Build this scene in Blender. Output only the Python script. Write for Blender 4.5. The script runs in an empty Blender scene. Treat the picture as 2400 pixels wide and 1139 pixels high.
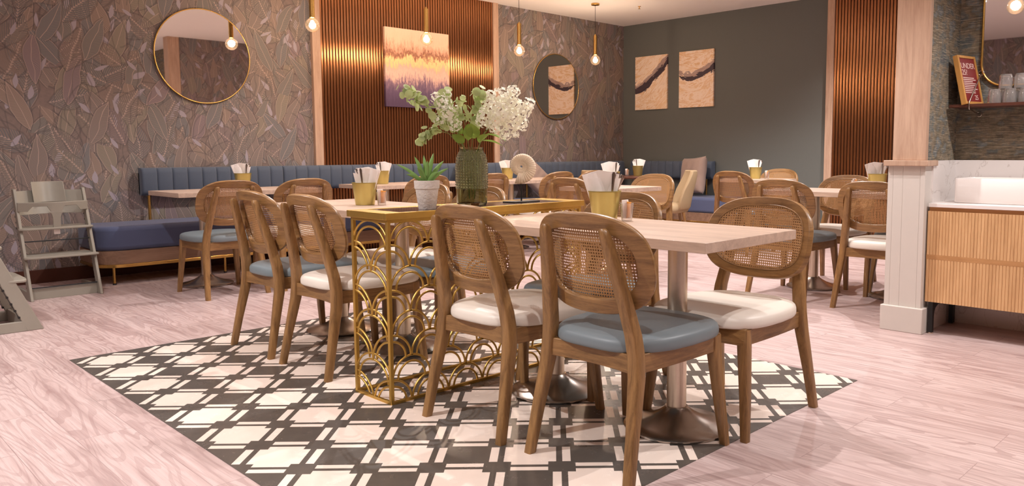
import bpy, math, random
from mathutils import Vector, Matrix
random.seed(7)
SC = bpy.context.scene
COL = SC.collection
PI = math.pi
R = math.radians
sin, cos = math.sin, math.cos

# ------------------------------------------------------------------ camera
cam_d = bpy.data.cameras.new('camera'); cam = bpy.data.objects.new('camera', cam_d); COL.objects.link(cam)
FOC, YAW, PIT, ROL, PCX, PCY = 1824.35, R(44.03085), R(5.20755), R(-0.1987), 1327.96, 525.07
fw = Vector((cos(YAW)*cos(PIT), sin(YAW)*cos(PIT), -sin(PIT)))
rt = Vector((sin(YAW), -cos(YAW), 0)); up = rt.cross(fw)
r2 = rt*cos(ROL)+up*sin(ROL); u2 = -rt*sin(ROL)+up*cos(ROL)
cam.matrix_world = Matrix(((r2.x, u2.x, -fw.x, 0), (r2.y, u2.y, -fw.y, 0), (r2.z, u2.z, -fw.z, 1.04), (0, 0, 0, 1)))
cam_d.sensor_width = 36; cam_d.sensor_fit = 'HORIZONTAL'
cam_d.lens = 36*FOC/2400
cam_d.shift_x = -(PCX-1200)/2400; cam_d.shift_y = (PCY-569.5)/2400
cam_d.clip_start = 0.05; cam_d.clip_end = 60
SC.camera = cam
# ------------------------------------------------------------------ world, exposure
w = bpy.data.worlds.new('world'); SC.world = w; w.use_nodes = True
w.node_tree.nodes['Background'].inputs[0].default_value = (1, .92, .88, 1)
w.node_tree.nodes['Background'].inputs[1].default_value = 0.1
SC.view_settings.view_transform = 'Standard'; SC.view_settings.look = 'None'
SC.view_settings.exposure = 0.08; SC.view_settings.gamma = 1; SC.view_settings.use_curve_mapping = False
# ------------------------------------------------------------------ lamps in the ceiling (their fittings are built further down)
CEIL = 2.88
WARM = (1, .965, .955)
DOWN = [(-0.5, 3.1, 74, 64), (3.9, 0.3, 38, 62), (3.7, 3.0, 42, 62), (1.0, 5.3, 20, 68), (3.5, 5.2, 34, 68), (6.7, 3.5, 50, 64),
        (6.2, 5.3, 38, 66), (0.9, 0.5, 18, 62), (3.1, 0.9, 8, 60), (7.9, 2.9, 36, 68)]
for x, y, pw, ang in DOWN:
    l = bpy.data.lights.new('downlight_beam', 'SPOT'); l.energy = pw*4.3; l.color = WARM; l.spot_size = R(ang*2); l.spot_blend = .55
    l.shadow_soft_size = .018
    o = bpy.data.objects.new('downlight_beam', l); COL.objects.link(o); o.location = (x, y, CEIL-.03)
FILL_PANELS = [(-1.6, 1.0), (0.6, -1.2), (1.9, 3.9), (5.2, 4.3), (3.2, -1.6), (-1.5, 4.6)]  # out-of-view panels added as soft fill for the room
for x, y in FILL_PANELS:
    l = bpy.data.lights.new('panel_fill', 'AREA'); l.energy = 7; l.color = (1, .95, .93); l.size = .56
    o = bpy.data.objects.new('panel_fill', l); COL.objects.link(o); o.location = (x, y, CEIL-.025)

# ================================================================== helpers
def sm(me, ang=35):
    for p in me.polygons: p.use_smooth = True
    try: me.set_sharp_from_angle(angle=R(ang))
    except Exception: pass

class MB:
    def __init__(s): s.v = []; s.f = []
    def add(s, vs, fs):
        n = len(s.v); s.v += [tuple(v) for v in vs]; s.f += [tuple(i+n for i in f) for f in fs]; return s
    def box(s, x0, x1, y0, y1, z0, z1, M=None):
        vs = [Vector(p) for p in ((x0,y0,z0),(x1,y0,z0),(x1,y1,z0),(x0,y1,z0),(x0,y0,z1),(x1,y0,z1),(x1,y1,z1),(x0,y1,z1))]
        if M: vs = [M @ v for v in vs]
        return s.add(vs, [(3,2,1,0),(4,5,6,7),(0,1,5,4),(1,2,6,5),(2,3,7,6),(3,0,4,7)])
    def loft(s, rings, cap=True, closed=True, loop=False):
        n = len(rings[0]); vs = [p for r in rings for p in r]; fs = []
        m = len(rings)
        for i in range(m if loop else m-1):
            j = (i+1) % m
            for k in range(n if closed else n-1):
                l = (k+1) % n
                fs.append((i*n+k, i*n+l, j*n+l, j*n+k))
        if cap and not loop:
            fs.append(tuple(reversed(range(n)))); fs.append(tuple((m-1)*n+k for k in range(n)))
        return s.add(vs, fs)
    def lathe(s, prof, c=(0,0,0), n=32, cap=True, M=None):
        rings = []
        for r, z in prof:
            ring = [Vector((r*cos(2*PI*k/n), r*sin(2*PI*k/n), z)) for k in range(n)]
            if M: ring = [M @ p for p in ring]
            rings.append([(p.x+c[0], p.y+c[1], p.z+c[2]) for p in ring])
        return s.loft(rings, cap)
    def tube(s, pts, r, n=8, cap=True, flat=1.0, upv=None, loop=False):
        pts = [Vector(p) for p in pts]; rings = []
        prev = None
        for i, p in enumerate(pts):
            if loop: t = pts[(i+1) % len(pts)]-pts[i-1]
            else: t = pts[min(i+1, len(pts)-1)]-pts[max(i-1, 0)]
            t.normalize()
            if upv: a = Vector(upv)
            elif prev is None: a = Vector((0,0,1)) if abs(t.z) < .9 else Vector((1,0,0))
            else: a = prev
            b = t.cross(a).normalized(); a = b.cross(t).normalized(); prev = a
            rr = r[i] if isinstance(r, (list, tuple)) else r
            rings.append([p+a*rr*cos(2*PI*k/n)+b*rr*flat*sin(2*PI*k/n) for k in range(n)])
        return s.loft(rings, cap, loop=loop)
    def sphere(s, c, r, n=16, m=10, sc=(1,1,1), M=None):
        rings = []
        for i in range(m+1):
            a = PI*i/m; a = min(max(a, .02), PI-.02)
            ring = [Vector((r*sc[0]*sin(a)*cos(2*PI*k/n), r*sc[1]*sin(a)*sin(2*PI*k/n), -r*sc[2]*cos(a))) for k in range(n)]
            if M: ring = [M @ p for p in ring]
            rings.append([(p.x+c[0], p.y+c[1], p.z+c[2]) for p in ring])
        return s.loft(rings)
    def prism(s, out, d, M=None):           # outline in xz-plane extruded along y by d
        n = len(out); vs = [Vector((x, 0, z)) for x, z in out]+[Vector((x, d, z)) for x, z in out]
        if M: vs = [M @ v for v in vs]
        fs = [tuple(range(n)), tuple(reversed(range(n, 2*n)))]+[(k, k+n, (k+1) % n+n, (k+1) % n) for k in range(n)]
        return s.add(vs, fs)
    def build(s, name, mat, parent=None, smooth=True, bevel=0, ang=35, seg=2, **tags):
        me = bpy.data.meshes.new(name); me.from_pydata(s.v, [], s.f); me.update()
        import bmesh
        bm = bmesh.new(); bm.from_mesh(me); bmesh.ops.recalc_face_normals(bm, faces=bm.faces); bm.to_mesh(me); bm.free()
        if smooth: sm(me, ang)
        me.materials.append(mat)
        o = bpy.data.objects.new(name, me); COL.objects.link(o)
        if parent: o.parent = parent
        if bevel:
            b = o.modifiers.new('bevel', 'BEVEL'); b.width = bevel; b.segments = seg; b.limit_method = 'ANGLE'; b.angle_limit = R(40)
            b.harden_normals = False
        for k, v in tags.items(): o[k] = v
        return o

def thing(name, label, cat, loc=(0,0,0), rz=0, group=None):
    o = bpy.data.objects.new(name, None); COL.objects.link(o); o.empty_display_size = .05
    o.location = loc; o.rotation_euler = (0, 0, rz); o['label'] = label; o['category'] = cat
    if group: o['group'] = group
    return o
def tag(o, label, cat, group=None):
    o['label'] = label; o['category'] = cat
    if group: o['group'] = group
    return o
def kids(o): return [c for c in bpy.data.objects if c.parent == o]
def dup(root, loc=None, rz=None, label=None, group=None, parent=None):
    c = root.copy(); COL.objects.link(c); c.parent = parent
    if loc is not None: c.location = loc
    if rz is not None: c.rotation_euler = (0, 0, rz)
    if label: c['label'] = label
    if group: c['group'] = group
    for k in kids(root): dup(k, parent=c)
    return c
def setmat(root, part, mat):
    for k in kids(root):
        if k.name.split('.')[0] == part:
            k.data = k.data.copy(); k.data.materials.clear(); k.data.materials.append(mat)

# ------------------------------------------------------------------ node helper
class NT:
    def __init__(s, name):
        s.m = bpy.data.materials.new(name); s.m.use_nodes = True; s.t = s.m.node_tree; s.t.nodes.clear()
        s.out = s.n('ShaderNodeOutputMaterial')
    def n(s, ty, **kw):
        nd = s.t.nodes.new(ty)
        for k, v in kw.items(): setattr(nd, k, v)
        return nd
    def l(s, a, b): s.t.links.new(a, b)
    def set(s, sock, v):
        if isinstance(v, bpy.types.NodeSocket): s.l(v, sock)
        elif v is not None:
            if hasattr(sock.default_value, '__len__') and not hasattr(v, '__len__'): v = (v,)*len(sock.default_value)
            if hasattr(v, '__len__') and len(v) == 3 and len(sock.default_value) == 4: v = (*v, 1)
            sock.default_value = v
    def math(s, op, a, b=None, c=None, clamp=False):
        nd = s.n('ShaderNodeMath', operation=op); nd.use_clamp = clamp
        s.set(nd.inputs[0], a)
        if b is not None: s.set(nd.inputs[1], b)
        if c is not None: s.set(nd.inputs[2], c)
        return nd.outputs[0]
    def vm(s, op, a, b=None):
        nd = s.n('ShaderNodeVectorMath', operation=op); s.set(nd.inputs[0], a)
        if b is not None: s.set(nd.inputs[1], b)
        return nd.outputs[0]
    def mix(s, f, a, b, mode='MIX'):
        nd = s.n('ShaderNodeMix', data_type='RGBA', blend_type=mode); nd.clamp_factor = True
        s.set(nd.inputs[0], f); s.set(nd.inputs[6], a); s.set(nd.inputs[7], b); return nd.outputs[2]
    def obj(s): return s.n('ShaderNodeTexCoord').outputs['Object']
    def map(s, v, scale=(1,1,1), loc=(0,0,0), rot=(0,0,0)):
        nd = s.n('ShaderNodeMapping'); s.l(v, nd.inputs[0]); nd.inputs[1].default_value = loc; nd.inputs[2].default_value = rot; nd.inputs[3].default_value = scale
        return nd.outputs[0]
    def noise(s, v, scale=5, detail=4, rough=.5, dist=0):
        nd = s.n('ShaderNodeTexNoise'); s.l(v, nd.inputs['Vector']); nd.inputs['Scale'].default_value = scale
        nd.inputs['Detail'].default_value = detail; nd.inputs['Roughness'].default_value = rough; nd.inputs['Distortion'].default_value = dist
        return nd.outputs[0]
    def ramp(s, f, stops, interp='LINEAR'):
        nd = s.n('ShaderNodeValToRGB'); s.l(f, nd.inputs[0]); cr = nd.color_ramp; cr.interpolation = interp
        while len(cr.elements) < len(stops): cr.elements.new(.5)
        for e, (p, c) in zip(cr.elements, stops): e.position = p; e.color = (*c, 1) if len(c) == 3 else c
        return nd.outputs[0]
    def sep(s, v):
        nd = s.n('ShaderNodeSeparateXYZ'); s.l(v, nd.inputs[0]); return nd.outputs
    def comb(s, x=0, y=0, z=0):
        nd = s.n('ShaderNodeCombineXYZ')
        for i, q in enumerate((x, y, z)): s.set(nd.inputs[i], q)
        return nd.outputs[0]
    def bump(s, h, st=.2, d=.01):
        nd = s.n('ShaderNodeBump'); s.l(h, nd.inputs['Height']); nd.inputs['Strength'].default_value = st; nd.inputs['Distance'].default_value = d
        return nd.outputs[0]
    def bsdf(s, col, rough=.5, metal=0, spec=.5, normal=None, **kw):
        nd = s.n('ShaderNodeBsdfPrincipled'); s.set(nd.inputs['Base Color'], col); s.set(nd.inputs['Roughness'], rough)
        s.set(nd.inputs['Metallic'], metal); s.set(nd.inputs['Specular IOR Level'], spec)
        if normal is not None: s.l(normal, nd.inputs['Normal'])
        for k, v in kw.items(): s.set(nd.inputs[k.replace('_', ' ')], v)
        s.l(nd.outputs[0], s.out.inputs[0]); return nd
def plain(name, col, rough=.5, metal=0, spec=.5, nz=0, nsc=30, bump=0, **kw):
    t = NT(name); o = t.obj(); c = col; nrm = None
    if nz: c = t.mix(t.noise(o, nsc, 4), tuple(a*(1-nz) for a in col), tuple(min(1, a*(1+nz)) for a in col))
    if bump: nrm = t.bump(t.noise(o, nsc, 5), bump, .004)
    t.bsdf(c, rough, metal, spec, nrm, **kw); return t.m
def L(r, g, b):          # sRGB 0-255 -> linear
    return tuple(((c/255)/12.92 if c/255 <= .04045 else ((c/255+.055)/1.055)**2.4) for c in (r, g, b))

# ================================================================== materials
def wood(name, c1, c2, axis='z', rough=.45, sc=1.0, spec=.4, bump=.06, wave=.5):
    t = NT(name); o = t.obj()
    inf = t.n('ShaderNodeObjectInfo').outputs['Random']
    o2 = t.vm('ADD', o, t.comb(t.math('MULTIPLY', inf, 7.3), t.math('MULTIPLY', inf, 3.1), 0))
    st = {'x': (1.2, 14, 14), 'y': (14, 1.2, 14), 'z': (14, 14, 1.2), 'h': (2.2, 2.2, 22)}[axis]
    m = t.map(o2, tuple(a*sc for a in st))
    n1 = t.noise(m, 3.0, 6, .6, .6); n2 = t.noise(t.map(o2, tuple(a*4*sc for a in st)), 6, 3, .6)
    f = t.math('ADD', t.math('MULTIPLY', n1, .75), t.math('MULTIPLY', n2, .25))
    col = t.ramp(f, [(.32, c1), (.5, tuple((a+b)/2 for a, b in zip(c1, c2))), (.68, c2)])
    t.bsdf(col, rough, 0, spec, t.bump(f, bump, .003)); return t.m
M = {}
M['chair'] = wood('chair_wood', L(108,76,44), L(170,128,80), 'z', .36, 1.0, .5)
M['chair_x'] = wood('chair_wood_rail', L(108,76,44), L(168,126,78), 'h', .36, 1.0, .5)
M['pale'] = wood('pale_oak', L(176,142,120), L(210,178,154), 'z', .5, .6)
M['tabletop'] = wood('table_laminate', L(176,150,134), L(218,192,172), 'y', .33, .55, .5, .02)
M['bandwood'] = wood('bench_wood', L(120,90,72), L(160,126,104), 'x', .5, .5)
M['vanity'] = wood('vanity_oak', L(200,154,108), L(232,188,138), 'z', .5, .7)
M['vanity_dark'] = wood('vanity_rail', L(172,122,76), L(204,154,104), 'y', .5, .7)
M['shelfwood'] = wood('shelf_wood', L(70,38,30), L(104,62,48), 'y', .35, .6)
M['pinewood'] = wood('sign_frame_wood', L(184,128,62), L(212,158,90), 'z', .5, .8)
M['brass'] = plain('brushed_brass', L(210,170,98), .27, 1, .5, .08, 60)
M['goldpaint'] = plain('gold_paint', L(206,168,88), .36, .88, .5, .10, 40)
M['pot_gold'] = plain('gold_pot', L(206,192,122), .33, .85, .5, .06, 30)
M['steel'] = plain('brushed_steel', L(230,216,198), .34, 1, .5, .05, 90)
M['steel_dark'] = plain('brushed_steel_base', L(176,164,154), .27, 1, .5, .06, 60)
M['cutlery'] = plain('cutlery_steel', L(200,190,182), .2, 1)
M['black'] = plain('black_metal', (.012,.012,.013), .45)
M['blackwood'] = plain('dark_base', (.02,.015,.012), .5)
M['cord'] = plain('black_cord', (.01,.01,.01), .6)
M['sage'] = plain('sage_lacquer', L(154,148,136), .45, 0, .4, .04, 20)
M['ceramic'] = plain('white_ceramic', L(244,236,232), .12, 0, .5)
M['stonewhite'] = plain('white_worktop', L(240,232,228), .3, 0, .5, .03, 8)
M['greypaint'] = plain('pale_grey_paint', L(214,206,198), .55, 0, .4, .02, 10)
M['napkin'] = plain('white_paper', L(248,240,236), .85, 0, .2, .02, 25, .15)
M['paint_w2'] = plain('charcoal_green_wall', L(106,108,104), .8, 0, .25, .07, 160, .05)
M['ceil'] = plain('ceiling_paint', L(246,238,232), .85, 0, .2, .015, 3)
M['skirt'] = plain('brown_skirting', L(84,48,36), .5, 0, .3, .12, 20)
M['backwall'] = plain('rear_wall_paint', L(176,160,146), .8)
M['soil'] = plain('soil', (.03,.02,.012), .9)
M['cream'] = plain('cream_fabric', L(170,146,114), .85, 0, .2, .06, 220, .15)
def fabric(name, c, nsc=260, var=.10, bump=.25, rough=.88, sheen=.3):
    t = NT(name); o = t.obj(); n = t.noise(o, nsc, 2, .6); n2 = t.noise(o, 9, 3)
    col = t.mix(n, tuple(a*(1-var) for a in c), tuple(min(1, a*(1+var)) for a in c))
    col = t.mix(t.math('MULTIPLY', n2, .25), col, tuple(a*.75 for a in c))
    t.bsdf(col, rough, 0, .2, t.bump(n, bump, .002), Sheen_Weight=sheen, Sheen_Roughness=.4); return t.m
M['blue_velvet'] = fabric('blue_velvet', L(86,94,108))
M['blue_bench'] = fabric('blue_bench_fabric', L(88,95,124), 300, .08)
M['cushion'] = fabric('beige_cushion', L(164,140,128), 180, .08)
def vinyl(name, c):
    t = NT(name); o = t.obj(); m = t.map(o, (85, 85, 85)); s = t.sep(m)
    g = t.math('MULTIPLY', t.math('SINE', s[0]), t.math('SINE', s[1]))
    g = t.math('GREATER_THAN', g, .55)
    t.bsdf(c, .42, 0, .4, t.bump(g, .12, .002)); return t.m
M['seat_white'] = vinyl('white_vinyl', L(232,222,210)); M['seat_blue'] = vinyl('blue_vinyl', L(122,132,137))
t = NT('cane'); o = t.obj(); s = t.sep(t.map(o, (1,)*3))
k = 2*PI/.0102
g = t.math('MULTIPLY', t.math('SINE', t.math('MULTIPLY', t.math('ADD', s[1], s[2]), k)), t.math('SINE', t.math('MULTIPLY', t.math('SUBTRACT', s[1], s[2]), k)))
t.bsdf(t.mix(t.math('MULTIPLY_ADD', g, .5, .5), L(150,104,62), L(206,162,112)), .5, 0, .3, t.bump(g, .4, .002)); M['cane'] = t.m
# copper slats
t = NT('copper_slats'); o = t.obj(); n = t.noise(t.map(o, (60,60,2)), 2, 4, .6)
tg = t.n('ShaderNodeTangent', direction_type='RADIAL', axis='Z')
bs_ = t.bsdf(t.mix(n, L(148,94,62), L(194,136,92)), t.math('MULTIPLY_ADD', n, .06, .26), .94, .5, Anisotropic=.82, Anisotropic_Rotation=0.0); t.l(tg.outputs[0], bs_.inputs['Tangent']); M['slat'] = t.m
M['slatback'] = plain('slat_backing', L(24,8,6), .8)

def leafy(name, dark=1.0, swz='xz'):
    t = NT(name); o = t.obj(); s = t.sep(o)
    P = t.comb(s[0] if swz[0] == 'x' else s[1], s[2], 0)
    wob = t.noise(P, 3.0, 2); P = t.vm('ADD', P, t.comb(t.math('MULTIPLY', t.math('SUBTRACT', wob, .5), .10), t.math('MULTIPLY', t.math('SUBTRACT', wob, .5), -.07), 0))
    def cell(scale, off, randr, spread):
        v = t.n('ShaderNodeTexVoronoi', voronoi_dimensions='2D'); v.inputs['Scale'].default_value = scale; v.inputs['Randomness'].default_value = randr
        Q = t.vm('ADD', P, (off, off*.7, 0)); t.l(Q, v.inputs['Vector'])
        loc = t.vm('SUBTRACT', Q, v.outputs['Position'])
        c = t.n('ShaderNodeSeparateColor'); t.l(v.outputs['Color'], c.inputs[0])
        a = t.math('MULTIPLY', t.math('SUBTRACT', c.outputs[0], .5), spread)
        r = t.n('ShaderNodeVectorRotate', rotation_type='Z_AXIS'); t.l(loc, r.inputs[0]); t.l(a, r.inputs['Angle'])
        q = t.sep(r.outputs[0]); return q[0], q[1], c.outputs[1], c.outputs[2]
    pal = lambda f: t.ramp(f, [(0, L(132,120,114)), (.22, L(120,118,114)), (.42, L(146,128,116)), (.60, L(114,116,118)), (.76, L(134,118,122)), (.88, L(138,130,116))], 'CONSTANT')
    hi = tuple(a*dark for a in L(182,158,146)); ice = tuple(a*dark for a in L(166,156,164)); dk = tuple(a*dark for a in L(88,80,80))
    col = t.mix(t.noise(P, 30, 3), tuple(a*dark for a in L(116,102,98)), tuple(a*dark for a in L(142,124,116)))
    # pale ground showing through in patches
    
    def leaf(col, scale, off, length, width, freq, slant, spread, lw, comb=False, keep=0.0, flat=None):
        x, y, ca, cb = cell(scale, off, .85, spread)
        u = t.math('DIVIDE', y, length); uu = t.math('MULTIPLY', u, u)
        wdt = t.math('MULTIPLY', t.math('SUBTRACT', 1.0, uu), t.math('MULTIPLY_ADD', u, -.3, 1.0))
        ax = t.math('ABSOLUTE', x); v = t.math('DIVIDE', ax, width)
        d = t.math('SUBTRACT', wdt, v)                      # >0 inside
        ph = t.math('MULTIPLY', t.math('SUBTRACT', y, t.math('MULTIPLY', ax, slant)), freq)
        sn = t.math('SINE', ph)
        inside = t.math('GREATER_THAN', d, 0)
        if comb:
            inside = t.math('MULTIPLY', inside, t.math('MAXIMUM', t.math('GREATER_THAN', sn, -.25), t.math('LESS_THAN', v, .10)))
        if keep: inside = t.math('MULTIPLY', inside, t.math('GREATER_THAN', cb, keep))
        if flat: return t.mix(inside, col, flat)
        base = pal(ca)
        vein = t.math('GREATER_THAN', sn, .72 if not comb else .55)
        c = t.mix(t.math('MULTIPLY', vein, .55 if not comb else .35), base, hi if not comb else hi)
        if comb: c = t.mix(t.math('MULTIPLY', t.math('LESS_THAN', sn, .12), .70), t.mix(.35, base, dk), hi)
        else: c = t.mix(t.math('MULTIPLY', t.math('LESS_THAN', sn, -.6), .45), c, dk)
        c = t.mix(t.math('LESS_THAN', t.math('MULTIPLY', ax, 1.0), lw), c, hi)       # midrib
        if not comb: c = t.mix(t.math('MULTIPLY', t.math('LESS_THAN', d, .07), .6), c, hi)
        dark_rim = t.math('MULTIPLY', t.math('MULTIPLY', t.math('GREATER_THAN', d, -.16), t.math('LESS_THAN', d, 0)), .40)  # darker printed band just outside the leaf edge
        col = t.mix(dark_rim, col, dk)
        return t.mix(inside, col, c)
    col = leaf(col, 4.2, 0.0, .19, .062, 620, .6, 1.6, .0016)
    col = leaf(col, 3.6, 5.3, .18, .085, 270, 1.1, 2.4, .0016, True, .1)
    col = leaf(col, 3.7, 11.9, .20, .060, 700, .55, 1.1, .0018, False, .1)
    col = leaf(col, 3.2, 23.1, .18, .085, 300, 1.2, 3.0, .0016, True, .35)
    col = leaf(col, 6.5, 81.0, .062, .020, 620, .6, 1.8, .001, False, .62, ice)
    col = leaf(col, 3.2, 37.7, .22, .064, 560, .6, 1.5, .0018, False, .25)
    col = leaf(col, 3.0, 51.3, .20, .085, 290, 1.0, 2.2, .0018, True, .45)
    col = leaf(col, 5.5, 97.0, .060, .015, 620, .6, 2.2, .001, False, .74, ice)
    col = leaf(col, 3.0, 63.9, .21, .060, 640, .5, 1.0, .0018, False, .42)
    t.bsdf(col, .62, 0, .35); return t.m
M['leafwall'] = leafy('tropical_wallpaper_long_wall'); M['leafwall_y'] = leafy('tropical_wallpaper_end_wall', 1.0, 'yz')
# grasscloth
def grass(name, ax):
    t = NT(name); o = t.obj(); s = t.sep(o); h = s[1] if ax == 'y' else s[0]
    P = t.comb(h, s[2], 0)
    patch = t.noise(t.map(P, (4, 5, 1)), 1.6, 4, .6)
    st = t.noise(t.map(P, (6, 160, 1)), 1.5, 5, .75, .5); st2 = t.noise(t.map(P, (9, 300, 1)), 1, 3, .6)
    vt = t.noise(t.map(P, (120, 10, 1)), 1, 3, .6)
    col = t.ramp(patch, [(.30, L(88,90,94)), (.40, L(112,116,112)), (.48, L(146,130,108)), (.56, L(118,108,90)), (.64, L(126,134,136)), (.75, L(184,152,112))])
    col = t.mix(t.math('MULTIPLY', t.math('GREATER_THAN', st, .56), .6), col, L(214,198,172))
    col = t.mix(t.math('MULTIPLY', t.math('LESS_THAN', st2, .44), .55), col, L(56,52,56))
    col = t.mix(t.math('MULTIPLY', vt, .25), col, L(52,50,56))
    t.bsdf(col, .8, 0, .2, t.bump(st, .3, .002)); return t.m
M['grass_y'] = grass('woven_wallpaper_back', 'y'); M['grass_x'] = grass('woven_wallpaper_side', 'x')
# marble tile
t = NT('marble_splashback'); o = t.obj(); n = t.noise(t.map(o, (1,2,1), rot=(.4,.3,.8)), 3, 8, .6, 1.4)
v = t.math('ABSOLUTE', t.math('SUBTRACT', n, .5)); v = t.math('LESS_THAN', v, .012)
t.bsdf(t.mix(t.math('MULTIPLY', v, .5), L(232,224,220), L(196,184,178)), .2, 0, .5); M['marble'] = t.m
# floor boards running along y
t = NT('floor_boards'); o = t.obj(); s = t.sep(o)
P = t.comb(s[1], s[0], 0)
b = t.n('ShaderNodeTexBrick'); t.l(P, b.inputs['Vector']); b.offset = .37; b.inputs['Scale'].default_value = 1; b.inputs['Mortar Size'].default_value = .0012
b.inputs['Brick Width'].default_value = 1.22; b.inputs['Row Height'].default_value = .185; b.inputs['Color1'].default_value = (0,0,0,1); b.inputs['Color2'].default_value = (1,1,1,1); b.inputs['Mortar'].default_value = (.5,.5,.5,1)
bc = t.n('ShaderNodeSeparateColor'); t.l(b.outputs[0], bc.inputs[0]); rnd = bc.outputs[0]
Q = t.vm('ADD', o, t.comb(t.math('MULTIPLY', rnd, 5.0), t.math('MULTIPLY', rnd, 9.0), t.math('MULTIPLY', rnd, 3.0)))
g1 = t.noise(t.map(Q, (11, .55, 1)), 1.6, 5, .6, .6)
rings = t.math('SINE', t.math('MULTIPLY', t.noise(t.map(Q, (5, .75, 1)), 1.0, 2, .5, .25), 125))
g2 = t.noise(t.map(Q, (90, 2.2, 1)), 1.5, 4, .65)
col = t.ramp(g1, [(.28, L(164,138,135)), (.43, L(196,172,168)), (.58, L(212,190,186)), (.75, L(178,153,149))])
col = t.mix(t.math('MULTIPLY', t.math('GREATER_THAN', rings, .45), t.math('MULTIPLY', t.noise(t.map(Q, (3, .8, 1)), 1.3, 2), .50)), col, L(136,102,100))
col = t.mix(t.math('MULTIPLY', t.math('GREATER_THAN', g2, .56), .22), col, L(150,118,114))
col = t.mix(t.math('MULTIPLY', rnd, .14), col, L(168,134,130))
col = t.mix(t.math('MULTIPLY', b.outputs['Fac'], .5), col, L(120,92,90))
t.bsdf(col, t.math('MULTIPLY_ADD', g2, .15, .30), 0, .45, t.bump(g2, .04, .002)); M['floor'] = t.m
# geometric floor panel
t = NT('geometric_floor'); o = t.obj(); s = t.sep(o)
H = .2163
u = t.math('MULTIPLY', t.math('SUBTRACT', s[0], s[1]), .70710678); v = t.math('MULTIPLY', t.math('ADD', s[0], s[1]), .70710678)
def cellmask(du, dv):
    a = t.math('ABSOLUTE', t.math('SUBTRACT', t.math('FLOORED_MODULO', t.math('SUBTRACT', u, -1.1655+du-H), 2*H), H))
    c = t.math('ABSOLUTE', t.math('SUBTRACT', t.math('FLOORED_MODULO', t.math('SUBTRACT', v, 2.8315+dv-H), 2*H), H))
    lt = lambda x, k: t.math('LESS_THAN', x, k)
    band = lambda x: t.math('MULTIPLY', t.math('GREATER_THAN', x, .110), lt(x, .1385))
    m1 = t.math('MULTIPLY', lt(a, .0625), lt(c, .0908)); m2 = t.math('MULTIPLY', lt(a, .089), lt(c, .0655))
    m3 = t.math('MULTIPLY', band(a), lt(c, .0650)); m4 = t.math('MULTIPLY', band(c), lt(a, .0625))
    return t.math('MAXIMUM', t.math('MAXIMUM', m1, m2), t.math('MAXIMUM', m3, m4))
mk = t.math('MAXIMUM', cellmask(0, 0), cellmask(H, H))
mot = t.noise(o, 14, 4, .6)
t.bsdf(t.mix(mk, t.mix(mot, L(76,72,68), L(96,88,82)), t.mix(mot, L(240,220,206), L(246,230,218))), t.math('MULTIPLY_ADD', mot, .12, .20), 0, .5); M['rug'] = t.m
# paintings
def canvas_drip():
    t = NT('drip_painting'); o = t.obj(); s = t.sep(o); z = t.math('DIVIDE', s[2], .86)
    drip = t.math('SUBTRACT', t.noise(t.map(o, (15,1,3.2)), 2.0, 7, .72, .3), .5); big = t.math('SUBTRACT', t.noise(t.map(o, (3.2,1,2.4)), 1.6, 3), .5)
    fine = t.math('SUBTRACT', t.noise(t.map(o, (26,1,12)), 2.4, 4, .7), .5)
    h = t.math('ADD', z, t.math('ADD', t.math('MULTIPLY', drip, .50), t.math('ADD', t.math('MULTIPLY', big, .22), t.math('MULTIPLY', fine, .16))))
    col = t.ramp(h, [(.06, L(88,68,94)), (.20, L(104,84,112)), (.30, L(140,112,132)), (.36, L(206,168,164)), (.42, L(234,200,182)), (.50, L(226,184,170)), (.55, L(242,208,148)), (.62, L(248,220,158)), (.645, L(212,156,120)), (.70, L(146,94,74)), (.745, L(214,158,130)), (.85, L(242,202,172)), (1, L(244,208,180))])
    t.bsdf(col, .6, 0, .3, t.bump(drip, .15, .003)); return t.m
def canvas_flow(name, off, tilt, axis):
    t = NT(name); o = t.obj(); s = t.sep(o); y, z = s[1], s[2]
    q = t.math('SUBTRACT', 1.0, t.math('DIVIDE', y, .57)); q2 = t.math('MULTIPLY', q, q)
    zc = t.math('ADD', t.math('MULTIPLY_ADD', q, tilt[1], tilt[0]), t.math('MULTIPLY', q2, tilt[2]))
    h = t.math('SUBTRACT', z, zc)                       # height above the stroke
    D = t.comb(0, y, t.math('MULTIPLY', h, 1.0))
    warp = t.math('SUBTRACT', t.noise(t.map(D, (1,3,9), loc=(0,off,off)), 1.5, 5, .65, .8), .5)
    st = t.noise(t.map(D, (1,4,22), loc=(0,off,0)), 1.4, 6, .72, 1.6); st2 = t.noise(t.map(D, (1,3.0,9), loc=(0,off+4,3)), 1.2, 4, .6, 1.4)
    col = t.ramp(t.math('ADD', st2, t.math('MULTIPLY', h, .10)), [(.30, L(250,226,208)), (.41, L(238,200,156)), (.47, L(252,230,212)), (.54, L(248,222,198)), (.60, L(232,188,136)), (.68, L(250,228,212)), (.8, L(214,170,130))])
    col = t.mix(t.math('MULTIPLY', t.math('GREATER_THAN', st, .62), .40), col, L(204,150,104))
    col = t.mix(t.math('MULTIPLY', t.math('LESS_THAN', st, .36), .35), col, L(170,140,138))
    hh = t.math('ADD', h, t.math('MULTIPLY', warp, .22)); wd = t.math('MULTIPLY_ADD', q, tilt[4], tilt[3])
    col = t.mix(t.math('MULTIPLY', t.math('LESS_THAN', t.math('ABSOLUTE', t.math('SUBTRACT', hh, .055)), t.math('MULTIPLY', wd, .8)), .75), col, L(146,118,120))
    col = t.mix(t.math('LESS_THAN', t.math('ABSOLUTE', hh), wd), col, t.mix(st, L(40,34,44), L(96,78,86)))
    t.bsdf(col, .6, 0, .3); return t.m
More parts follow.
